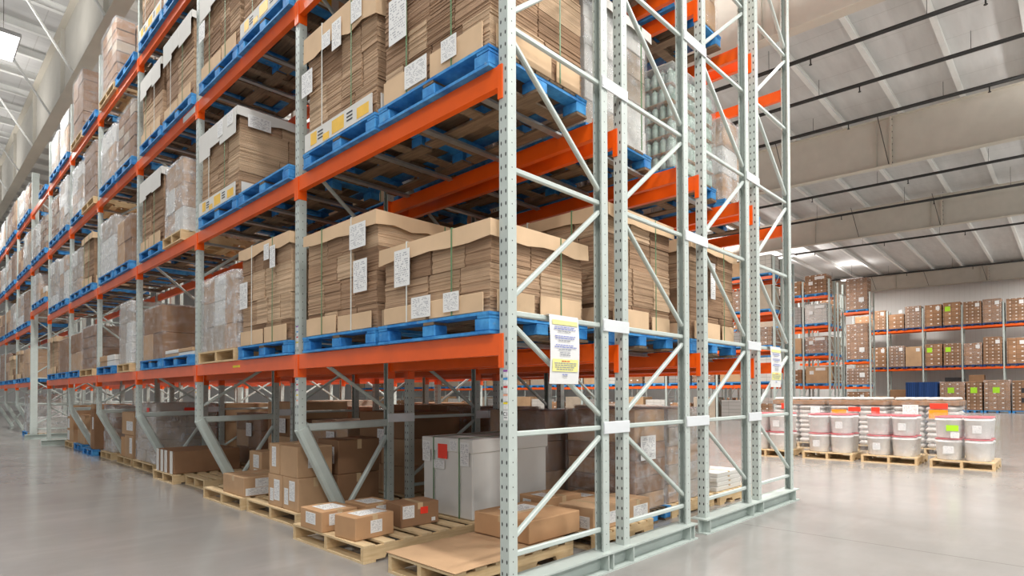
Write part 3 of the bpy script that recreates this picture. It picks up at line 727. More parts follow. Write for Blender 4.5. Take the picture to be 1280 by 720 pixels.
def load(r, b, l, hf, typ, h, ya, yb, pal='b', x0=None, x1=None, detail=0, zb=None, papers=(), xin=0.):
    """one pallet and what it carries, at a place in the racks"""
    sd[0] += 1; s = sd[0]
    z = (BZ[l] if zb is None else zb) + .0015
    X = RX[r] + (-.05 if x0 is None else x0); X1 = X + 1.02 if x1 is None else RX[r] + x1
    y0, y1 = YS[b] + ya, YS[b] + yb; w = where(r, b, l, hf)
    pd = 1 if b > 2 else 0
    pw = max(.8, y1 - y0); py = y0 if pw == y1 - y0 else (y0 + y1)/2 - pw/2
    if pal == 'b': blue_pallet((X, py, z), 'blue pallet under load, ' + w if typ else 'empty blue pallet, ' + w, 1.02, round(pw, 2), pd)
    else: wood_pallet((X, py, z), 'bare wood pallet under load, ' + w, 1.02, round(pw, 2))
    if not typ: return
    z += .1415; lab = LOOK[typ] + ', ' + w; hi = b < 2 and r < 3
    mid = b >= 2
    if typ in 'BPQp':
        bundle(lab, X+.02+xin, X1-.01, y0+.01, y1-.01, z, h, s, nx=(3 if r else 2) if hi else 2, ny=4 if hi else 2, nz=(max(2, round(h/.24))) if hi else max(2, round(h/.45)), mat=('flat_a', 'flat_b', 'flat_c')[s % 3],
               cap=.26 if typ == 'p' else .12 if h < 1.2 else .1, straps=2, white=typ in 'PQ', sheet=typ in 'Pp', papers=papers, t=.012 if hi else .03)
    elif typ == 'W': wrapped(lab, X+.02, X1-.02, y0+.02, y1-.02, z, h, s, (2, 2 if mid else 3, max(2, round(h/.3))), ('card_grey', 'card_white', 'card'), 'film_white', papers=papers)
    elif typ == 'S': wrapped(lab, X+.02, X1-.02, y0+.02, y1-.02, z, h, s, (3, 3, max(3, round(h/.19))), ('card_dark', 'card_grey', 'card_dark'), 'film_grey', gap=.022, papers=papers)
    elif typ == 'D': wrapped(lab, X+.02, X1-.02, y0+.02, y1-.02, z, h, s, (2, 2, max(3, round(h/.24))), ('card_dark',), 'film_grey', gap=.012, papers=papers)
    elif typ == 'C': wrapped(lab, X+.02, X1-.02, y0+.02, y1-.02, z, h, s, (2, 2, max(2, round(h/.36))), ('card', 'card_dark'), 'film_thin', papers=papers)
    elif typ == 'V':
        T = wrapped(lab, X+.02, X1-.02, y0+.02, y1-.02, z, h, s, (2, 2, 5), ('card_white', 'card_grey'), 'film', gap=.003, papers=papers)
        part('strap', MB().box(.3, -(y1-y0)/2-.02, .003, .315, -(y1-y0)/2-.016, h), 'strap_green', T)
        part('cap_sheet', cap_mesh(X1-X-.02, y1-y0-.02, h+.012, .1, R), 'card_white', T)
    elif typ == 'T': wrapped(lab, X+.02, X1-.02, y0+.02, y1-.02, z, h, s, (1, 2, 2), ('card_white', 'card'), None)
N, F = (.115, 1.33), (1.38, 2.60)
L1, L2, L3, L4 = 0, 1, 2, 3
n_, f_ = 'nearer', 'farther'
# front row, bay by bay (0 is the bay at the near end)
load(0, 0, L1, n_, 'B', .58, .115, 1.35, papers=[('x', .82, .27, .19, .27), ('x', .58, .02, .22, .15), ('x', .28, .03, .16, .13)])
load(0, 0, L1, f_, 'B', .92, 1.40, 2.59, papers=[('x', .12, .66, .24, .2), ('x', .1, .3, .2, .26)])
load(0, 0, L2, n_, 'B', 1.32, .115, 1.35, papers=[('x', .86, .42, .22, .34), ('x', .62, .02, .26, .17), ('x', .3, .05, .16, .15)])
load(0, 0, L2, f_, 'p', 1.06, 1.40, 2.59, papers=[('x', .18, .84, .16, .18), ('x', .5, .74, .15, .24), ('x', .68, .82, .14, .13), ('x', 1.0, .52, .2, .22)])
load(0, 0, L3, n_, 'P', 1.05, *N); load(0, 0, L3, f_, 'Q', 1.0, *F)
load(0, 1, L1, n_, 'B', 1.04, .11, 1.33, papers=[('x', .95, .4, .2, .28), ('x', .42, .84, .12, .16), ('x', .28, .74, .12, .22)])
load(0, 1, L1, f_, 'W', .88, 1.42, 2.56, 'w')
load(0, 1, L2, n_, None, 0, *N)
load(0, 1, L2, f_, 'P', 1.0, *F, papers=[('x', .1, .84, .16, .14), ('x', .4, .8, .16, .18), ('y', .1, .8, .26, .14)])
load(0, 1, L3, n_, 'P', 1.05, *N); load(0, 1, L3, f_, 'Q', 1.05, *F, papers=[('x', 1.0, .5, .2, .22)])
load(0, 1, L4, n_, 'P', .9, *N); load(0, 1, L4, f_, 'B', .9, *F)
load(0, 2, L1, n_, 'T', .1, *N); load(0, 2, L1, f_, 'C', .78, 1.38, 2.4)
load(0, 2, L2, n_, 'W', .98, .5, 1.28, 'w'); load(0, 2, L2, f_, 'Q', 1.08, 1.38, 2.5)
load(0, 2, L3, n_, 'Q', 1.08, *N); load(0, 2, L3, f_, 'Q', 1.0, 1.42, 2.5)
load(0, 2, L4, n_, 'P', 1.0, *N); load(0, 2, L4, f_, 'P', 1.05, *F)
load(0, 3, L1, n_, 'W', 1.02, .25, 1.05, 'w'); load(0, 3, L1, f_, 'T', .2, *F)
load(0, 3, L2, n_, 'C', .78, .3, 1.31); load(0, 3, L2, f_, 'W', 1.0, 1.42, 2.5)
load(0, 3, L3, n_, 'S', .95, .2, 1.31); load(0, 3, L3, f_, 'W', .95, 1.42, 2.5)
load(0, 3, L4, n_, None, 0, *N); load(0, 3, L4, f_, 'S', 1.2, 1.42, 2.55, 'w')
load(0, 4, L1, n_, 'D', .86, .2, 1.38, 'w'); load(0, 4, L1, f_, 'C', .8, 1.48, 2.6)
load(0, 4, L2, n_, 'B', 1.0, .3, 1.31); load(0, 4, L2, f_, 'W', .9, 1.42, 2.5)
load(0, 4, L3, n_, 'D', 1.12, .2, 1.31, 'w'); load(0, 4, L3, f_, 'W', 1.05, 1.42, 2.5)
load(0, 4, L4, n_, None, 0, *N); load(0, 4, L4, f_, 'D', 1.35, 1.42, 2.5, 'w')
load(0, 5, L1, n_, 'C', .78, .1, 1.2); load(0, 5, L1, f_, 'B', .9, *F)
load(0, 5, L2, n_, 'W', 1.0, .2, 1.25); load(0, 5, L2, f_, 'W', 1.1, 1.42, 2.5)
load(0, 5, L3, n_, 'W', 1.15, .2, 1.25); load(0, 5, L3, f_, 'S', 1.0, 1.42, 2.5)
load(0, 5, L4, n_, 'W', 1.0, .2, 1.25); load(0, 5, L4, f_, 'W', .9, 1.42, 2.5)
load(0, 6, L2, n_, 'T', .3, .3, 1.3, zb=3.75); load(0, 6, L2, f_, 'W', .8, 1.5, 2.5, zb=3.75)
load(0, 6, L3, n_, 'S', .9, .3, 1.4); load(0, 6, L3, f_, 'W', .9, 1.6, 2.7); load(0, 6, L4, n_, None, 0, .3, 1.4)
for b, lst in ((7, ('C', 'B', 'D', 'W', 'W', 'C', 'S', 'W')), (8, ('B', 'C', 'W', 'C', 'D', 'W', 'C', 'S')), (9, ('D', 'W', 'C', 'B', 'W', 'C', 'W', 'W'))):
    for l in range(4):
        load(0, b, l, n_, lst[2*l], .8 + .07*((b*3+l) % 4), .25, 1.45); load(0, b, l, f_, lst[2*l+1], .8 + .08*((b+l) % 3), 1.6, 2.8)
# the rows behind, seen through the end uprights
load(1, 0, L1, n_, 'B', .98, .12, 1.33, x0=-.02, x1=1.02); load(1, 0, L1, f_, 'B', .95, 1.40, 2.6)
load(2, 0, L1, n_, 'B', .97, .12, 1.33, x0=-.02, x1=1.02, papers=[('y', .38, .42, .1, .36)]); load(2, 0, L1, f_, 'B', .9, *F)
load(1, 0, L2, n_, 'V', 1.14, .33, 1.35, x0=-.02, x1=1.0, papers=[('y', .1, .56, .19, .48)]); load(1, 0, L2, f_, 'D', 1.1, *F)
load(1, 0, L3, n_, 'B', .95, .2, 1.35); load(1, 0, L3, f_, 'C', .9, *F)
load(2, 0, L3, n_, 'C', 1.05, .25, 1.35); load(2, 0, L3, f_, 'C', .9, *F)
load(3, 0, L2, n_, 'W', .95, .34, 1.33, x0=-.03, x1=.86); load(2, 0, L2, f_, 'D', .9, *F); load(3, 0, L2, f_, 'C', .8, *F)
for r, b, t1, t2 in ((1, 1, 'B', 'C'), (2, 1, 'C', 'B'), (3, 1, 'W', 'C'), (1, 2, 'B', 'B'), (1, 3, 'C', 'B')):
    load(r, b, L1, n_, t1, .9, *N); load(r, b, L1, f_, t2, .85, *F)
load(1, 1, L2, n_, 'B', .9, *N); load(1, 1, L2, f_, 'B', .9, *F); load(2, 1, L2, n_, 'C', .9, *N)
# pale green bottles, tray on tray, under film
def bottles(x0, x1, y0, y1, z0, h):
    blue_pallet((x0-.01, y0-.02, z0-.002), 'blue pallet under the pale green bottles, third rack row', round(x1-x0+.02, 2), round(y1-y0+.04, 2))
    z0 += .142; T = root('bottle_load', 'pale green bottles in trays under clear film, seen through the end uprights', 'pallet load', ((x0+x1)/2, (y0+y1)/2, z0), 0, 'film wrapped pallet loads')
    nx, ny, nz = 2, 2, 6; ax, ay, az = (x1-x0)/nx, (y1-y0)/ny, h/nz
    def tray():
        m = MB(); q = 6; r = ax/q/2*.96
        for i in range(q):
            for j in range(q):
                m.lathe([(r*.85, .004), (r, .02), (r, az*.55), (r*.9, az*.6), (r, az*.65), (r*.95, az*.78), (r*.4, az*.9), (r*.36, az*.975)], 8, (-ax/2+ax*(i+.5)/q, -ay/2+ay*(j+.5)/q, 0))
        m.k = 1; m.box(-ax/2+.003, -ay/2+.003, .0, ax/2-.003, ay/2-.003, .004)
        return m.mesh('bottle_tray', ['bottle', 'card'], True)
    for k in range(nz):
        for i in range(nx):
            for j in range(ny):
                if i and j: continue
                put('bottle_tray', cached('tray', tray), T, (-(x1-x0)/2+ax*(i+.5)+R.uniform(-.008, .008), -(y1-y0)/2+ay*(j+.5), az*k+.001))
    part('stretch_film', MB().skin(-(x1-x0)/2-.012, -(y1-y0)/2-.012, .003, (x1-x0)/2+.012, (y1-y0)/2+.012, h+.01, 12, .03, R), 'film', T, smooth=True)
    part('top_sheet', MB().box(-(x1-x0)/2-.01, -(y1-y0)/2-.01, h+.028, (x1-x0)/2+.01, (y1-y0)/2+.01, h+.034), 'card_white', T)
bottles(2.60, 3.5, .3, 1.3, BZ[1]+.0015, 1.0)

# ------------------------------------------------------------------ goods on the floor under the racks
def fl(lab, *a, **k): return carton(lab, *a, **k)
wood_pallet((-.11, .39, 0), 'wood pallet with a brown slip sheet at the near end of the aisle', 1.24, .74)
m = MB(); n = 8; L_, W_ = 1.26, .78
vs = []
for t in (0, .004):
    for i in range(n+1):
        for j in range(n+1): vs.append((L_*i/n, W_*j/n, t + .004*math.sin(i*1.1)*math.cos(j*.9) + .004))
q = (n+1)**2; fs = []
for i in range(n):
    for j in range(n):
        a = i*(n+1)+j; fs += [(a, a+1, a+n+2, a+n+1), (q+a, q+a+n+1, q+a+n+2, q+a+1)]
rim = [j for j in range(n)] + [j*(n+1)+n for j in range(n)] + [n*(n+1)+n-j for j in range(n)] + [(n-j)*(n+1) for j in range(n)]
fs += [(rim[(i+1) % len(rim)], rim[i], q+rim[i], q+rim[(i+1) % len(rim)]) for i in range(len(rim))]
single('slip_sheet', MB().add(vs, fs), 'card', 'flat brown cardboard sheet lying on the pallet beside the corner upright', 'cardboard sheet', (-.115, .375, .1395))
fl('low wide brown carton beside the corner upright, on the cardboard sheet', .73, 1.36, .5, 1.12, .154, .33, 'card_warm', [('z', .3, .55, .5, .3)], 'x')
fl('brown carton with open bulging top behind the low wide carton', 1.41, 1.87, .88, 1.24, .14, .37, 'card_warm', [('x', .55, .55, .3, .3), ('z', .1, .2, .3, .5)], 'y', -.1)
wood_pallet((1.38, .36, 0), 'wood pallet under the small barcoded cartons, behind the second end upright', .92, .9)
fl('small brown carton with barcode strips behind the second end upright', 1.44, 1.86, .42, .8, .14, .34, 'card', [('x', .1, .1, .8, .5), ('y', .55, .2, .35, .5)])
fl('small carton with barcode on its end, between second and third uprights', 1.9, 2.3, .4, .78, .14, .33, 'card', [('y', .3, .15, .6, .6), ('x', .2, .2, .6, .5)])
fl('flat brown carton behind the two small barcoded cartons', 1.9, 2.28, .84, 1.22, .14, .31, 'card_warm', [('z', .2, .2, .4, .4)])
wood_pallet((-.13, 1.43, 0), 'bare wood pallet carrying four small cartons beside the aisle', 1.22, 1.17)
fl('small brown carton at the front corner of the aisle pallet', -.11, .27, 1.61, 1.9, .14, .325, 'card_warm', [('y', .38, .22, .3, .55), ('z', .2, .15, .7, .6)], 'y', math.radians(4))
fl('taped carton with two white labels behind the front corner carton', -.14, .2, 2.06, 2.44, .14, .315, 'card_warm', [('x', .28, .3, .45, .55), ('y', .2, .3, .35, .55), ('z', .2, .2, .6, .6)])
fl('carton with white top label behind the two-label carton', .26, .56, 2.02, 2.38, .14, .32, 'card_warm', [('y', .35, .45, .5, .45), ('z', .2, .2, .6, .6)])
fl('upright carton with orange sticker standing inside the aisle pallet', .43, .82, 1.7, 1.97, .14, .34, 'card_dark', [('y', .04, .38, .3, .55), ('y', .5, .5, .2, .3, 'paper_red', 'sticker'), ('y', .8, .12, .1, .16)], 'y', math.radians(-5))
# the big white pallet box
def gaylord():
    x0, x1, y0, y1, z0, z1 = 1.03, 2.06, 1.47, 2.2, .142, .885
    wood_pallet((1.105, 1.45, 0), 'wood pallet under the big white crate', .93, .82)
    T = root('pallet_box', 'big white strapped crate with an orange sticker, under the first beam', 'crate', ((x0+x1)/2, (y0+y1)/2, z0)); a, b, h = (x1-x0)/2, (y1-y0)/2, z1-z0
    part('body', MB().cbox(-a, -b, 0, a, b, h-.03, .012), 'card_white', T)
    part('lid', MB().cbox(-a-.012, -b-.012, h-.13, a+.012, b+.012, h, .008), 'card_white', T)
    for y in (-.2, .18):
        part('strap', MB().prism([(-a-.016, .0), (-a-.013, .0), (-a-.013, h+.002), (a, h+.002), (a, h+.005), (-a-.016, h+.005)][::-1], 'y', y, y+.014), 'strap_green', T)
    paper(T, 'x', -.02, h-.2, .14, .14, -a-.0125, 'paper_red', 'sticker')
    for u, v, w, q in ((-.33, h-.25, .12, .22), (-.16, h-.12, .1, .1), (.24, h-.24, .12, .2), (.02, h-.3, .18, .08)): paper(T, 'x', u, v, w, q, -a-.0128)
    part('stretch_film', MB().skin(-a-.02, -b-.02, .003, a+.02, b+.02, h+.012, 10, .008, R), 'film_thin', T, smooth=True) if 0 else None
gaylord()
# tall film-wrapped stacks deeper in
wood_pallet((2.1, 1.52, 0), 'wood pallet under the brown wrapped boxes behind the white crate', .75, 1.1)
wrapped('brown boxes glinting in film behind the white crate', 2.15, 2.75, 1.55, 2.45, .142, .98, 301, (1, 2, 3), ('card_dark', 'card'), 'film_grey')
wood_pallet((2.75, 2.9, 0), 'wood pallet under a dark wrapped stack deep in the racks', 1.0, 1.1)
wrapped('dark wrapped stack deep in the racks, beyond the brown boxes', 2.78, 3.65, 2.93, 3.95, .142, .98, 302, (1, 2, 4), ('card_dark',), 'film')
single('film_roll', MB().lathe([(.1, 0), (.105, .01), (.105, .09), (.1, .1)], 24), 'dark_roll', 'black roll lying by the brown wrapped boxes', 'roll', (2.96, 1.62, .0))
blue_pallet((2.34, .55, 0), 'blue pallet under the tall brown stack with a white paper', .63, .94)
wood_pallet((2.99, .55, 0), 'wood pallet under the tall whitish film stack', .98, .94)
wrapped('tall brown cartons with a white paper, in film on the floor', 2.35, 2.96, .58, 1.46, .142, 1.0, 303, (1, 2, 6), ('card', 'card_dark', 'card_dark'), 'film', papers=[('y', .06, .5, .28, .24)])
wrapped('tall whitish film-wrapped stack beside the stack with a white paper', 3.0, 3.95, .58, 1.46, .142, 1.0, 304, (2, 2, 5), ('card_grey', 'card'), 'film_white', amp=.02)
wood_pallet((4.02, .5, 0), 'wood pallet under the low white parcels by the farthest uprights', .95, 1.0)
for i in range(4):
    carton('white paper parcel in a low pile by the farthest uprights, %s from the floor' % ORD[i], 4.06+.02*(i % 2), 4.75-.015*i, .56, 1.3, .14+.055*i, .194+.055*i, 'card_white', (), 'y', 0, 'white paper parcels', 'parcel', 'parcel')
wood_pallet((3.98, 1.62, 0), 'wood pallet under the tall grey wrapped stack at the open side', .85, 1.1)
wrapped('tall grey wrapped stack at the open side of the racks', 4.0, 4.8, 1.65, 2.65, .142, 1.0, 305, (1, 2, 4), ('card_grey',), 'film_grey')
# second bay
wood_pallet((.09, 2.99, 0), 'wood pallet under four square cartons by the slanted leg', 1.2, 1.2)
g4 = (('lower square carton nearest the slanted leg, two taped labels', 3.02, 3.36, .14, .47, [('x', .2, .3, .35, .6), ('x', .62, .15, .25, .5)]), ('lower square carton left of the slanted leg carton', 3.38, 3.7, .14, .47, [('x', .15, .2, .4, .65), ('x', .6, .15, .25, .4)]),
      ('upper square carton nearest the slanted leg', 3.04, 3.42, .472, .78, [('y', .3, .3, .3, .5)]), ('upper square carton with tall label, away from the slanted leg', 3.44, 3.68, .472, .79, [('x', .3, .25, .4, .65)]))
for lab, a, b, z0, z1, pp in g4: fl(lab, .12, .5, a, b, z0, z1, 'card', pp, 'y')
for lab, x, a, b, z0, z1 in (('brown carton behind the square cartons on the same pallet', .56, 3.04, 3.6, .14, .46), ('brown carton standing on the carton behind the square ones', .58, 3.06, 3.5, .462, .82)): fl(lab, x, x+.5, a, b, z0, z1, 'card_dark', [('x', .2, .3, .3, .5)])
wood_pallet((.06, 4.27, 0), 'wood pallet under the single long carton in the second bay', 1.2, 1.2)
fl('long low carton with white shipping papers on its end', .1, .62, 4.3, 4.92, .14, .36, 'card', [('y', .04, .05, .6, .38), ('y', .25, .45, .7, .45), ('y', .55, .05, .4, .5)], 'x')
fl('carton with pale label behind the long low carton', .62, 1.05, 5.06, 5.44, .14, .56, 'card', [('x', .2, .5, .45, .4), ('x', .3, .2, .3, .25)])
# third bay on
wood_pallet((.28, 6.1, 0), 'empty wood pallet beside the second slanted leg', 1.1, .78)
wood_pallet((.14, 6.96, 0), 'wood pallet under the long crate with white dividers', 1.15, .98)
def crate():
    x0, x1, y0, y1, z0, h = .16, 1.1, 7.0, 7.86, .14, .33
    T = root('divided_crate', 'low brown crate with white upright dividers, third bay floor', 'crate', ((x0+x1)/2, (y0+y1)/2, z0)); a, b = (x1-x0)/2, (y1-y0)/2
    part('body', MB().cbox(-a, -b, 0, a, b, h, .008), 'card_dark', T)
    for y in (-b+.03, -.14, .05, .26): part('divider', MB().cbox(-a-.015, y, .002, -a-.002, y+.1, h+.004, .003), 'card_white', T)
crate()
wood_pallet((.3, 8.55, 0), 'wood pallet under the silver wrapped stack', 1.02, 1.25)
wrapped('silver grey wrapped stack with two red stickers, floor by third slanted leg', .32, 1.3, 8.53, 9.72, .142, 1.02, 310, (2, 2, 5), ('card_grey',), 'film_white', papers=[('x', .3, .82, .14, .12, 'paper_red', 'sticker'), ('y', .42, .84, .2, .1, 'paper_red', 'sticker')])
wood_pallet((.3, 9.9, 0), 'wood pallet under two brown cartons in the fourth bay', .95, 1.05)
fl('lower printed brown carton in the fourth bay', .33, .9, 9.93, 10.5, .14, .55, 'card', [('x', .1, .2, .3, .7)]); fl('upper brown carton with barcode in the fourth bay', .35, .95, 9.95, 10.8, .552, .98, 'card', [('x', .1, .2, .5, .4)])
fl('flat brown carton leaning on the fourth bay pallet', .35, .85, 10.55, 10.86, .14, .5, 'card_warm')
wood_pallet((.3, 11.4, 0), 'wood pallet under the film-covered column, fourth bay', 1.0, .9); wrapped('slim silver film column in the fourth bay on the floor', .33, 1.2, 11.45, 12.2, .142, .95, 311, (1, 2, 4), ('card_grey', 'card_dark'), 'film_white')
blue_pallet((.2, 12.55, 0), 'blue pallet under the tall thin cartons, fifth bay', .95, 1.0, 1)
for i in range(3): fl('tall thin carton standing in the fifth bay, %s from the near side' % ORD[i], .24+.05*i, 1.0, 12.6+.31*i, 12.89+.31*i, .142, 1.0+.1*(i % 2), 'card' if i % 2 else 'card_dark', [('x', .2, .5, .4, .3)])
blue_pallet((.3, 14.2, 0), 'blue pallet under the short brown cartons, fifth bay', .95, .95, 1)
for i in range(2): fl('short brown carton in the fifth bay, %s' % ('lower' if not i else 'upper'), .36, 1.05, 14.25, 15.0, .142+.34*i, .48+.34*i, 'card')
wood_pallet((.3, 16.2-.9, 0), 'wood pallet under the column of three cartons before the walk-through', 1.0, .95)
for i in range(3): fl('carton in a column of three before the walk-through, %s' % ('lowest', 'middle', 'top')[i], .33, .95, 15.36+.02*i, 16.15-.03*i, .142+.3*i, .44+.3*i, ('card', 'card_warm', 'card')[i], [('x', .6, .1, .35, .8)])
wood_pallet((.1, 20.1, 0), 'wood pallet under the white wrapped tub past the walk-through', 1.0, .95); wrapped('white wrapped tub with red mark past the walk-through', .13, 1.0, 20.13, 21.0, .142, .5, 312, (1, 1, 1), ('card_white',), 'film_white', papers=[('x', .4, .36, .2, .1, 'paper_red', 'sticker')])
blue_pallet((.1, 21.3, 0), 'blue pallet under the tall white film column past the walk-through', 1.02, 1.0, 1); wrapped('tall white film column past the walk-through', .13, 1.0, 21.33, 22.2, .142, 1.2, 313, (1, 2, 4), ('card_white', 'card_grey'), 'film_white')
# stacks on the floor behind, in the second and third rows
fi = 0
for r, xa, lst in ((1, 1.40, ((3.05, 'grid_dark', .95), (4.3, 'card_dark', .8), (5.75, 'grid_brown', 1.05), (7.0, 'card', .85), (8.5, 'grid_dark', 1.0), (9.8, 'grid_brown', .9))), (2, 2.75, ((4.3, 'grid_brown', 1.0), (5.75, 'card', .95), (7.1, 'grid_grey', 1.05), (8.6, 'card_dark', .9))), (3, 4.0, ((3.0, 'grid_grey', .9), (4.3, 'card', .7), (5.75, 'grid_brown', 1.0)))):
    for i, (y, mt, h) in enumerate(lst):
        lab = 'stack on the %s floor, %s from the end' % (ROWN[r], ORD[i])
        wood_pallet((xa, y, 0), 'wood pallet under the ' + lab, .95, 1.1); fi += 1
        wrapped('brown film wrapped ' + lab, xa+.03, xa+.92, y+.04, y+1.06, .142, h, 400+fi, (1, 2, max(2, round(h/.3))), ('card_dark', 'card') if 'grey' not in mt else ('card_grey',), 'film_thin' if i % 2 else None, papers=[('x', .3, h*.55, .22, .22)])

# ------------------------------------------------------------------ bucket pallets and sack pallets in the open floor
def bucket_set(x0, y0, nx, ny, lab, tagc=None, missing=()):
    wood_pallet((x0, y0, 0), 'wood pallet under the ' + lab, 1.0, round(ny*.415+.06, 2))
    d = .405; h = .375
    def bm(): return MB().lathe([(.165, .0), (.172, .012), (.19, .3), (.198, .305), (.198, .318), (.19, .322), (.192, h-.022)], 24).mesh('bucket', ['bucket'], True)
    def lm(): return MB().lathe([(.196, h-.024), (.2, h-.022), (.2, h-.012), (.188, h-.006), (.18, h-.010)], 24).mesh('lid', ['lid_red'], True)
    for k in range(2):
        for i in range(nx):
            for j in range(ny):
                x, y = x0 + .23 + i*d, y0 + .235 + j*d
                T = root('bucket', '%s %s bucket, %s from the open end, %s' % (('lower', 'upper')[k], ('front', 'rear')[i], ORD[j], lab), 'bucket', (x, y, .14 + k*h), 0, 'white buckets with red lids')
                put('tub', cached('bm', bm), T); put('lid', cached('lm', lm), T)
                if i == 0 and (j + k) % 2: paper(T, 'x', -.06, .1, .12, .13, -.197)
    W = root('film_wrap', 'loose clear film round the ' + lab, 'film', (x0 + .5, y0 + (ny*.415+.06)/2, .142), 0, 'films round the bucket pallets')
    a, b = .49, (ny*.415+.03)/2 + .02
    part('wrap_sides', MB().skin(-.5+.012, -b+.005, .004, .355, b-.005, .79, 12, .025, R, .02, top=False), 'film_thin', W, smooth=True)
    for f, u, v, w_, h_, mt in tagc or (): paper(W, f, u, v, w_, h_, -a-.025, mt, 'sticker')
bucket_set(9.9, .60, 2, 2, 'bucket pallet second from the far rack upright')
bucket_set(9.95, -.42, 2, 2, 'bucket pallet third from the far rack upright')
bucket_set(9.85, -1.5, 2, 2, 'bucket pallet standing apart at the open end', (('x', .03, .5, .17, .1, 'paper_green'), ('x', .02, .38, .12, .1, 'print_x'), ('x', .1, .12, .14, .12, 'print_x')))
bucket_set(9.75, 1.72, 2, 2, 'bucket pallet partly hidden behind the rack upright')
def sacks(x0, y0, lab, stick):
    wood_pallet((x0, y0, 0), 'wood pallet under the ' + lab, 1.0, 1.15)
    T = root('sack_stack', lab, 'pallet load', (x0+.5, y0+.575, .142), 0, 'wrapped sack stacks behind the buckets')
    def sk(): return MB().cbox(-.24, -.27, .002, .24, .27, .108, .045).mesh('sack', ['bag'], True)
    for k in range(8):
        for i in range(2):
            for j in range(2): 
                if k < 7 and i and j: continue
                put('sack', cached('sk', sk), T, (-.245+.49*i+R.uniform(-.012, .012), -.285+.57*j+R.uniform(-.012, .012), .11*k))
    part('top_board', MB().cbox(-.5, -.575, .884, .5, .575, .99, .01), 'card_dark', T)
    for i in range(4): part('top_sack', cached('ts', lambda: MB().cbox(-.5, -.11, .0, .5, .11, .07, .025).mesh('top_sack', ['bag'], True)), None, T, (0, -.42+.28*i, .985))
    part('stretch_film', MB().skin(-.515, -.59, .0, .515, .59, .985, 10, .02, R, 0, top=False), 'film_thin', T, smooth=True)
    for q in stick: paper(T, *q[:5], -.545, *q[5:])
sacks(12.2, 1.75, 'wrapped sack stack nearest the rack end', [('x', -.5, .62, .2, .22), ('x', .2, .78, .16, .13, 'paper_red', 'sticker')])
sacks(12.2, .5, 'wrapped sack stack with orange and red papers, middle of three', [('x', .2, .62, .3, .16, 'paper_orange', 'sticker'), ('x', -.08, .74, .24, .1, 'paper_red', 'sticker'), ('x', -.45, .7, .16, .14, 'paper_red', 'sticker')])
sacks(12.2, -.75, 'wrapped sack stack with stacked red and orange papers, open end', [('x', -.4, .62, .32, .18, 'paper_orange', 'sticker'), ('x', -.4, .82, .3, .11, 'paper_red', 'sticker'), ('x', .1, .6, .28, .3)])

# ------------------------------------------------------------------ far racks across the open floor
def far_rack(x0, ys, levels, lab, h=7.62, bays=99, deep=True, aname='far racks'):
    T = root('pallet_rack', lab, 'rack', (x0, 0, 0), 0, aname)
    for y in ys:
        U = put('upright_frame', None, T, (0, y, 0))
        for x, q in ((.045, 0), (D-.045, math.pi)): put('post', cached(('fp', h), lambda: MB().prism([(-.045,-.045),(.045,-.045),(.045,.045),(-.045,.045)], 'z', 0, h).mesh('post', ['brace_paint'])), U, (x, .045, 0))
        def lat():
            m = MB(); z = .25; k = 0
            p = []
            while z < h - .3:
                p.append((.06 if k % 2 else D-.06, z)); z += .85; k += 1
            for (a, za), (b, zb) in zip(p, p[1:]): m.bar((a, 0, za), (b, 0, zb), .034, .034, (0, 1, 0)); m.bar((.06, 0, zb), (D-.06, 0, zb), .034, .034, (0, 1, 0))
            return m.mesh('brace_lattice', ['brace_paint'])
        put('brace_lattice', cached(('lat', h), lat), U, (0, .045, 0))
    for a, b in zip(ys, ys[1:]):
        for z in levels:
            for fr in (True, False): beam(T, a+.007, b+.007, z, fr, conn=False)
    return T
def far_load(x0, y0, z, w, h, mt, lab, grp, pal='blue_paint', tags=(), film=None, d=1.0, seed=0):
    single('pallet', cached(('pfar', round(w, 2), d, pal), lambda: MB().prism([(0,0),(.12,0),(.12,.09),(w/2-.06,.09),(w/2-.06,0),(w/2+.06,0),(w/2+.06,.09),(w-.12,.09),(w-.12,0),(w,0),(w,.14),(0,.14)], 'x', 0, d).mesh('pallet', [pal])), None, 'blue pallet, ' + lab, 'pallet', (x0, y0, z+.002), 0, 'far blue pallets')
    block_load(lab, x0+.01, x0+d-.01, y0+.015, y0+w-.015, z+.143, h, mt, grp, tags, film, seed=seed)
YA = [7.55 + 2.765*i for i in range(14)]
far_rack(25.2, YA, BZ, 'far rack seen just past the farthest end upright'); far_rack(26.75, YA[:4], BZ, 'far rack standing back to back with the one past the end upright')
k = 0
MT = ('grid_brown', 'grid_white', 'card', 'grid_small', 'grid_grey', 'card_grey')
for i in range(13):
    for l in range(4):
        if l > 0 and i > 1: continue
        for j in range(2):
            k += 1; far_load(25.15, YA[i]+.12+1.31*j, BZ[l], 1.2, .7 + .14*((k*7) % 4), MT[k % 6], 'load on %s shelf, %s, far rack past end upright' % (ORD[l], '%s bay %s half' % (ORD[i] if i < 10 else ('eleventh', 'twelfth', 'thirteenth')[i-10], ('nearer', 'farther')[j])), 'loads on the far racks', film='film_thin' if k % 3 == 0 and i < 2 else None, seed=k)
for i in range(12): 
    for j in range(2):
        k += 1; block_load('floor pile under far rack past end upright, %s bay %s half' % ((ORD + ['eleventh', 'twelfth'])[i], ('nearer', 'farther')[j]), 25.25, 26.2, YA[i]+.15+1.3*j, YA[i]+1.3+1.3*j, 0, .8+.15*(k % 3), MT[k % 6], 'loads on the far racks')
for l in range(4):
    far_load(26.8, YA[0]+.12, BZ[l], 1.2, .8+.1*(l % 2), MT[(l+1) % 6], 'load on %s shelf, back side of far rack past end upright' % ORD[l], 'loads on the far racks', film='film_thin' if l == 2 else None, seed=90+l)
YB = [7.42, 8.78, 11.55, 14.3]
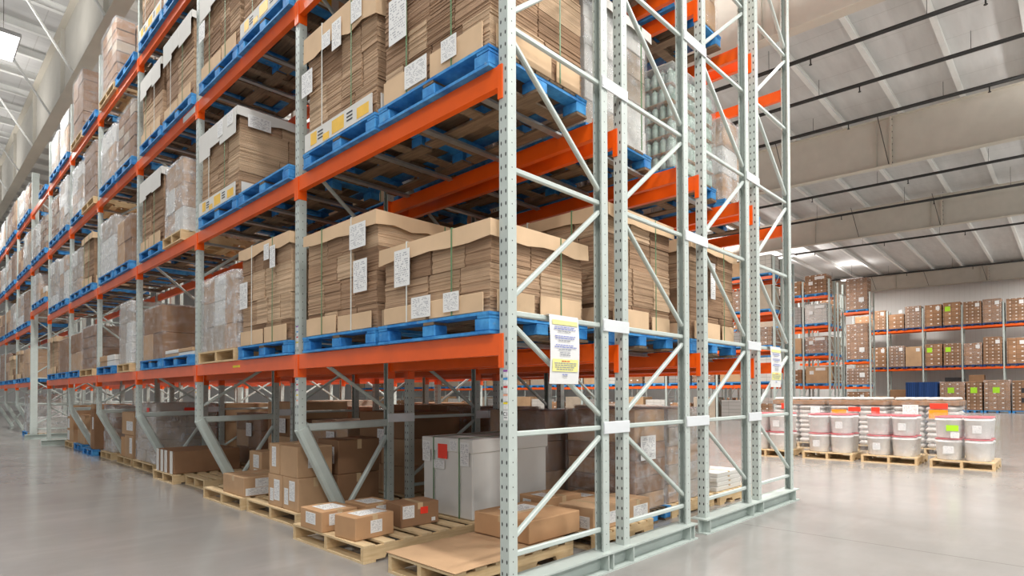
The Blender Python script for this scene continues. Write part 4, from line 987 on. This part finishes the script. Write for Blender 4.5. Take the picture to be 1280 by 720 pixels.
far_rack(33.0, YB, BZ, 'far rack end with four orange shelves in the middle distance'); far_rack(34.6, YB, BZ[:1] + BZ[1:3], 'far rack back to back with the four-shelf rack end')
mats_b = ('card', 'grid_brown', 'grid_white', 'grid_small'); hs = (.95, .95, 1.1, 1.05)
for l in range(4):
    far_load(32.95, 7.56, BZ[l], 1.15, hs[l], mats_b[l], 'load on %s shelf of the middle-distance rack end' % ORD[l], 'loads on the far racks', tags=[('x', .1, hs[l]*.75, .5, .16, 'paper'), ('x', .7, .5, .22, .2, 'paper')], film='film' if l in (1, 2) else None, seed=60+l)
    far_load(34.62, 7.56, BZ[l] if l < 3 else BZ[2], 1.15, 1.0, ('grid_small', 'card_grey', 'grid_brown', 'card')[l], 'load on %s shelf behind the middle-distance rack end' % ORD[l], 'loads on the far racks') if l < 3 else None
block_load('brown cartons on the floor inside the middle-distance rack end', 33.1, 34.0, 7.6, 8.6, 0, .95, 'card_dark', 'loads on the far racks')
YC = [7.45, 9.2, 11.9]
for j in range(4):
    for l in range(4): far_load(32.95, (8.9, 10.15, 11.7, 12.95)[j], BZ[l], 1.15, .8+.1*((l+j) % 3), MT[(l*2+j) % 6], 'load on %s shelf behind the middle-distance rack end, %s along' % (ORD[l], ORD[j]), 'loads on the far racks')
for j in range(4): block_load('floor pile behind the middle-distance rack end, %s along' % ORD[j], 33.1, 34.0, (8.95, 10.2, 11.75, 13.0)[j], (10.0, 11.3, 12.8, 14.1)[j], 0, 1.0, MT[j], 'loads on the far racks')
for l, z in enumerate((BZ[0], BZ[1], BZ[3])): far_load(41.85, 9.35, z, 1.2, 1.2, 'grid_brown', 'cartons, %s shelf of the farthest rack end, deeper along' % ORD[l], 'loads on the far racks')
far_rack(41.9, YC, (BZ[0], BZ[1], BZ[3]), 'farthest rack end with tall carton stacks beside the back row', 8.0)
for l, z in enumerate((BZ[0], BZ[1], BZ[3])):
    far_load(41.85, 7.6, z, 1.3, (1.1, 2.4, 2.1)[l], 'grid_brown' if l else 'grid_small', 'tall cartons on the %s shelf of the farthest rack end' % ORD[l], 'loads on the far racks', tags=[('x', .2, .5, .3, .3, 'paper')], film='film_thin', seed=70+l)
block_load('carton pile on the floor of the farthest rack end', 41.95, 42.9, 7.6, 8.9, 0, 1.35, 'grid_small', 'loads on the far racks', [('x', .3, .9, .22, .25, 'paper')])
# back row against the wall
YD = [-3.43, -1.21, 1.01, 3.17, 5.37, 7.5, 9.7]
DZ = (2.98, 5.72)
far_rack(47.0, YD, DZ, 'long back rack row with two orange shelves along the end wall', 7.2)
bi = 0
bt = {1: (('paper_green',), (), ('paper_green',)), }
for l, z in enumerate(DZ):
    for i, y in enumerate((-3.33, -2.28, -1.11, -.06, 1.14, 2.16, 3.27, 4.31, 5.48, 6.49, 7.62, 8.65)):
        bi += 1; h = ((1.7, 1.62, 1.78, 1.66, 1.8, 1.45, 1.5, 1.52, 1.4, 1.5, 1.45, 1.6), (1.55, 1.5, 1.58, 1.46, 1.55, 1.5, 1.56, 1.5, 1.52, 1.45, 1.4, 1.5))[l][i]
        tg = [('x', .55, h*.62, .3, .32, 'paper_green')] if (l, i) in ((0, 6), (0, 7), (1, 6)) else [('x', .1, h*.75, .22, .24, 'paper')]
        if (l, i) in ((1, 9), (1, 11)): h *= .72
        far_load(46.95, y, z, .98, h, ('grid_brown', 'grid_small', 'grid_brown', 'grid_brown', 'grid_small')[(i+l) % 5] if not (l == 0 and i == 8) else 'card', 'carton stack, %s back-wall shelf, %s from open end' % (('lower', 'upper')[l], (ORD + ['eleventh', 'twelfth'])[i]), 'carton stacks on the back wall rack', tags=tg, film='film_thin' if (i+l) % 4 == 1 else None, seed=200+bi, pal='dark_blue')
# on the floor before it
def far_floor(y0, y1, h, mt, lab, tags=(), film=None, **k):
    far_load(44.9, y0, 0, y1-y0, h-.14, mt, lab, 'stacks on the floor before the back rack', tags=tags, film=film, **k)
far_floor(4.28, 6.1, 1.98, 'blue_bale', 'dark blue upright sheets stacked on the floor by the back rack')
far_floor(2.86, 4.2, 1.98, 'grid_brown', 'brown wrapped stack with lime sticker beside the blue sheets', [('x', .55, 1.1, .34, .36, 'paper_green')], 'film_thin', seed=1)
far_floor(1.98, 2.8, 1.98, 'grid_small', 'narrow brown stack with lime sticker, middle of the floor row', [('x', .25, 1.1, .34, .36, 'paper_green')])
far_floor(.62, 1.92, 2.05, 'grid_brown', 'wide brown stack with lime sticker and white film edge', [('x', .5, 1.1, .34, .36, 'paper_green')], 'film_thin', seed=3)
far_floor(-.75, .55, 2.0, 'grid_small', 'brown stack at the open end of the floor row', [('x', .7, .5, .16, .3, 'ink'), ('x', .7, 1.1, .16, .3, 'ink')])
for i, (y, w_, h_) in enumerate(((6.4, 1.05, 1.5), (7.7, .9, 1.0), (3.3, .9, 2.3), (2.1, .8, 2.45))):
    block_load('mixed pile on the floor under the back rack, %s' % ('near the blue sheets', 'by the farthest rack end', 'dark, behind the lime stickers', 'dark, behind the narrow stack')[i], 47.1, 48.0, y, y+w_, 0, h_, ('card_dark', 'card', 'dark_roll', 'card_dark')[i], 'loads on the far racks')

# ------------------------------------------------------------------ lamps
def lamp(x, y, z, label, e, lx=.5, ly=1.3, lamp_on=True):
    T = root('high_bay_light', label, 'light', (x, y, z), 0, 'high bay lights')
    part('housing', MB().cbox(-lx/2, -ly/2, 0, lx/2, ly/2, .09, .02), 'lamp_body', T)
    part('lens', MB().cbox(-lx/2+.03, -ly/2+.03, -.012, lx/2-.03, ly/2-.03, -.001, .003), 'lamp_glow', T)
    part('hanger_rod', MB().tube((0, 0, .09), (0, 0, rz_(y, ZC) + .2 - z), .008, 6), 'rod', T)
    if lamp_on:
        L = bpy.data.lights.new('high_bay_lamp', 'AREA'); L.shape = 'RECTANGLE'; L.size = lx; L.size_y = ly; L.energy = e; L.color = (1, .98, .95); L.spread = math.radians(175)
        o = put('high_bay_lamp', L, T, (0, 0, -.03))
        U = bpy.data.lights.new('uplight_lamp', 'AREA'); U.shape = 'RECTANGLE'; U.size = lx; U.size_y = ly; U.energy = e*UP*(.35 if e == EA else .12 if z > 9.3 else 1); U.color = (1, .98, .95); U.spread = math.radians(178)
        o = put('uplight_lamp', U, T, (0, 0, .13)); o.rotation_euler = (math.pi, 0, 0)  # upward light added above each fixture to brighten the roof deck
LZ = 9.25
for i, y in enumerate((-3, 3.2, 9.2, 15.0, 21, 27, 33, 40)): lamp(-1.08, y, LZ, 'high bay light over the left aisle, %s from the near end' % ORD[i], EA, .5, 1.4)
for i, x in enumerate((-6, 0.5, 6.5, 12.5, 19, 26, 33, 40, 46)): lamp(x, -4.2, LZ, 'high bay light over the cross aisle, %s from the left wall side' % ORD[i], EB, 1.4, .5)
for i, (x, y) in enumerate(((7.5, 5), (7.5, 12), (16, 12), (16, 20), (22.5, 14), (30, 13), (38.5, 12), (44.6, 9.2), (44.6, 2.2 - 6), (33.9, 10.2), (7.5, 20), (7.0, .8))):  # the last one is unseen, added to brighten the buckets
    lamp(x, y, LZ if i not in (7, 9) else 9.4, 'high bay light over the open floor and far aisles, %s in order of distance' % (ORD + ['eleventh', 'twelfth'])[i], EC, .5, 1.4)
for i, (x, y) in enumerate(((-9, -12), (-2, -12), (6, -12), (16, -12), (30, -12))): lamp(x, y, LZ, 'high bay light far behind the viewpoint, %s in its line' % ORD[i], EB, 1.4, .5)

W = bpy.data.worlds.new('World'); S.world = W; W.use_nodes = True
bg = W.node_tree.nodes['Background']; bg.inputs[0].default_value = (.93, .96, 1, 1); bg.inputs[1].default_value = WORLD

# ------------------------------------------------------------------ camera
cam = bpy.data.cameras.new('camera'); co = bpy.data.objects.new('camera', cam); COL.objects.link(co)
yaw, pit, rol = math.radians(-45.9334), math.radians(.8492), math.radians(-.1824)
a = -yaw
fw = Vector((math.sin(a)*math.cos(pit), math.cos(a)*math.cos(pit), math.sin(pit))); rt = Vector((math.cos(a), -math.sin(a), 0)); up = rt.cross(fw)
rt2 = rt*math.cos(rol) + up*math.sin(rol); up2 = up*math.cos(rol) - rt*math.sin(rol)
mw = Matrix((rt2, up2, -fw)).transposed().to_4x4(); mw.translation = (-2.5831, -2.5303, 1.3059); co.matrix_world = mw
cam.sensor_width = 36; cam.lens = 36*735.489/1280; cam.shift_y = 120.99/1280; cam.clip_end = 200
S.camera = co
vs_ = S.view_settings; S.display_settings.display_device = 'sRGB'; vs_.view_transform = 'Standard'; vs_.look = 'None'; vs_.gamma = 1; vs_.use_curve_mapping = False; vs_.exposure = EXPO
S.cycles.max_bounces = 8; S.cycles.diffuse_bounces = 4; S.cycles.glossy_bounces = 3; S.cycles.transparent_max_bounces = 24; S.cycles.sample_clamp_indirect = 2.5; S.cycles.sample_clamp_direct = 12; S.cycles.use_denoising = True
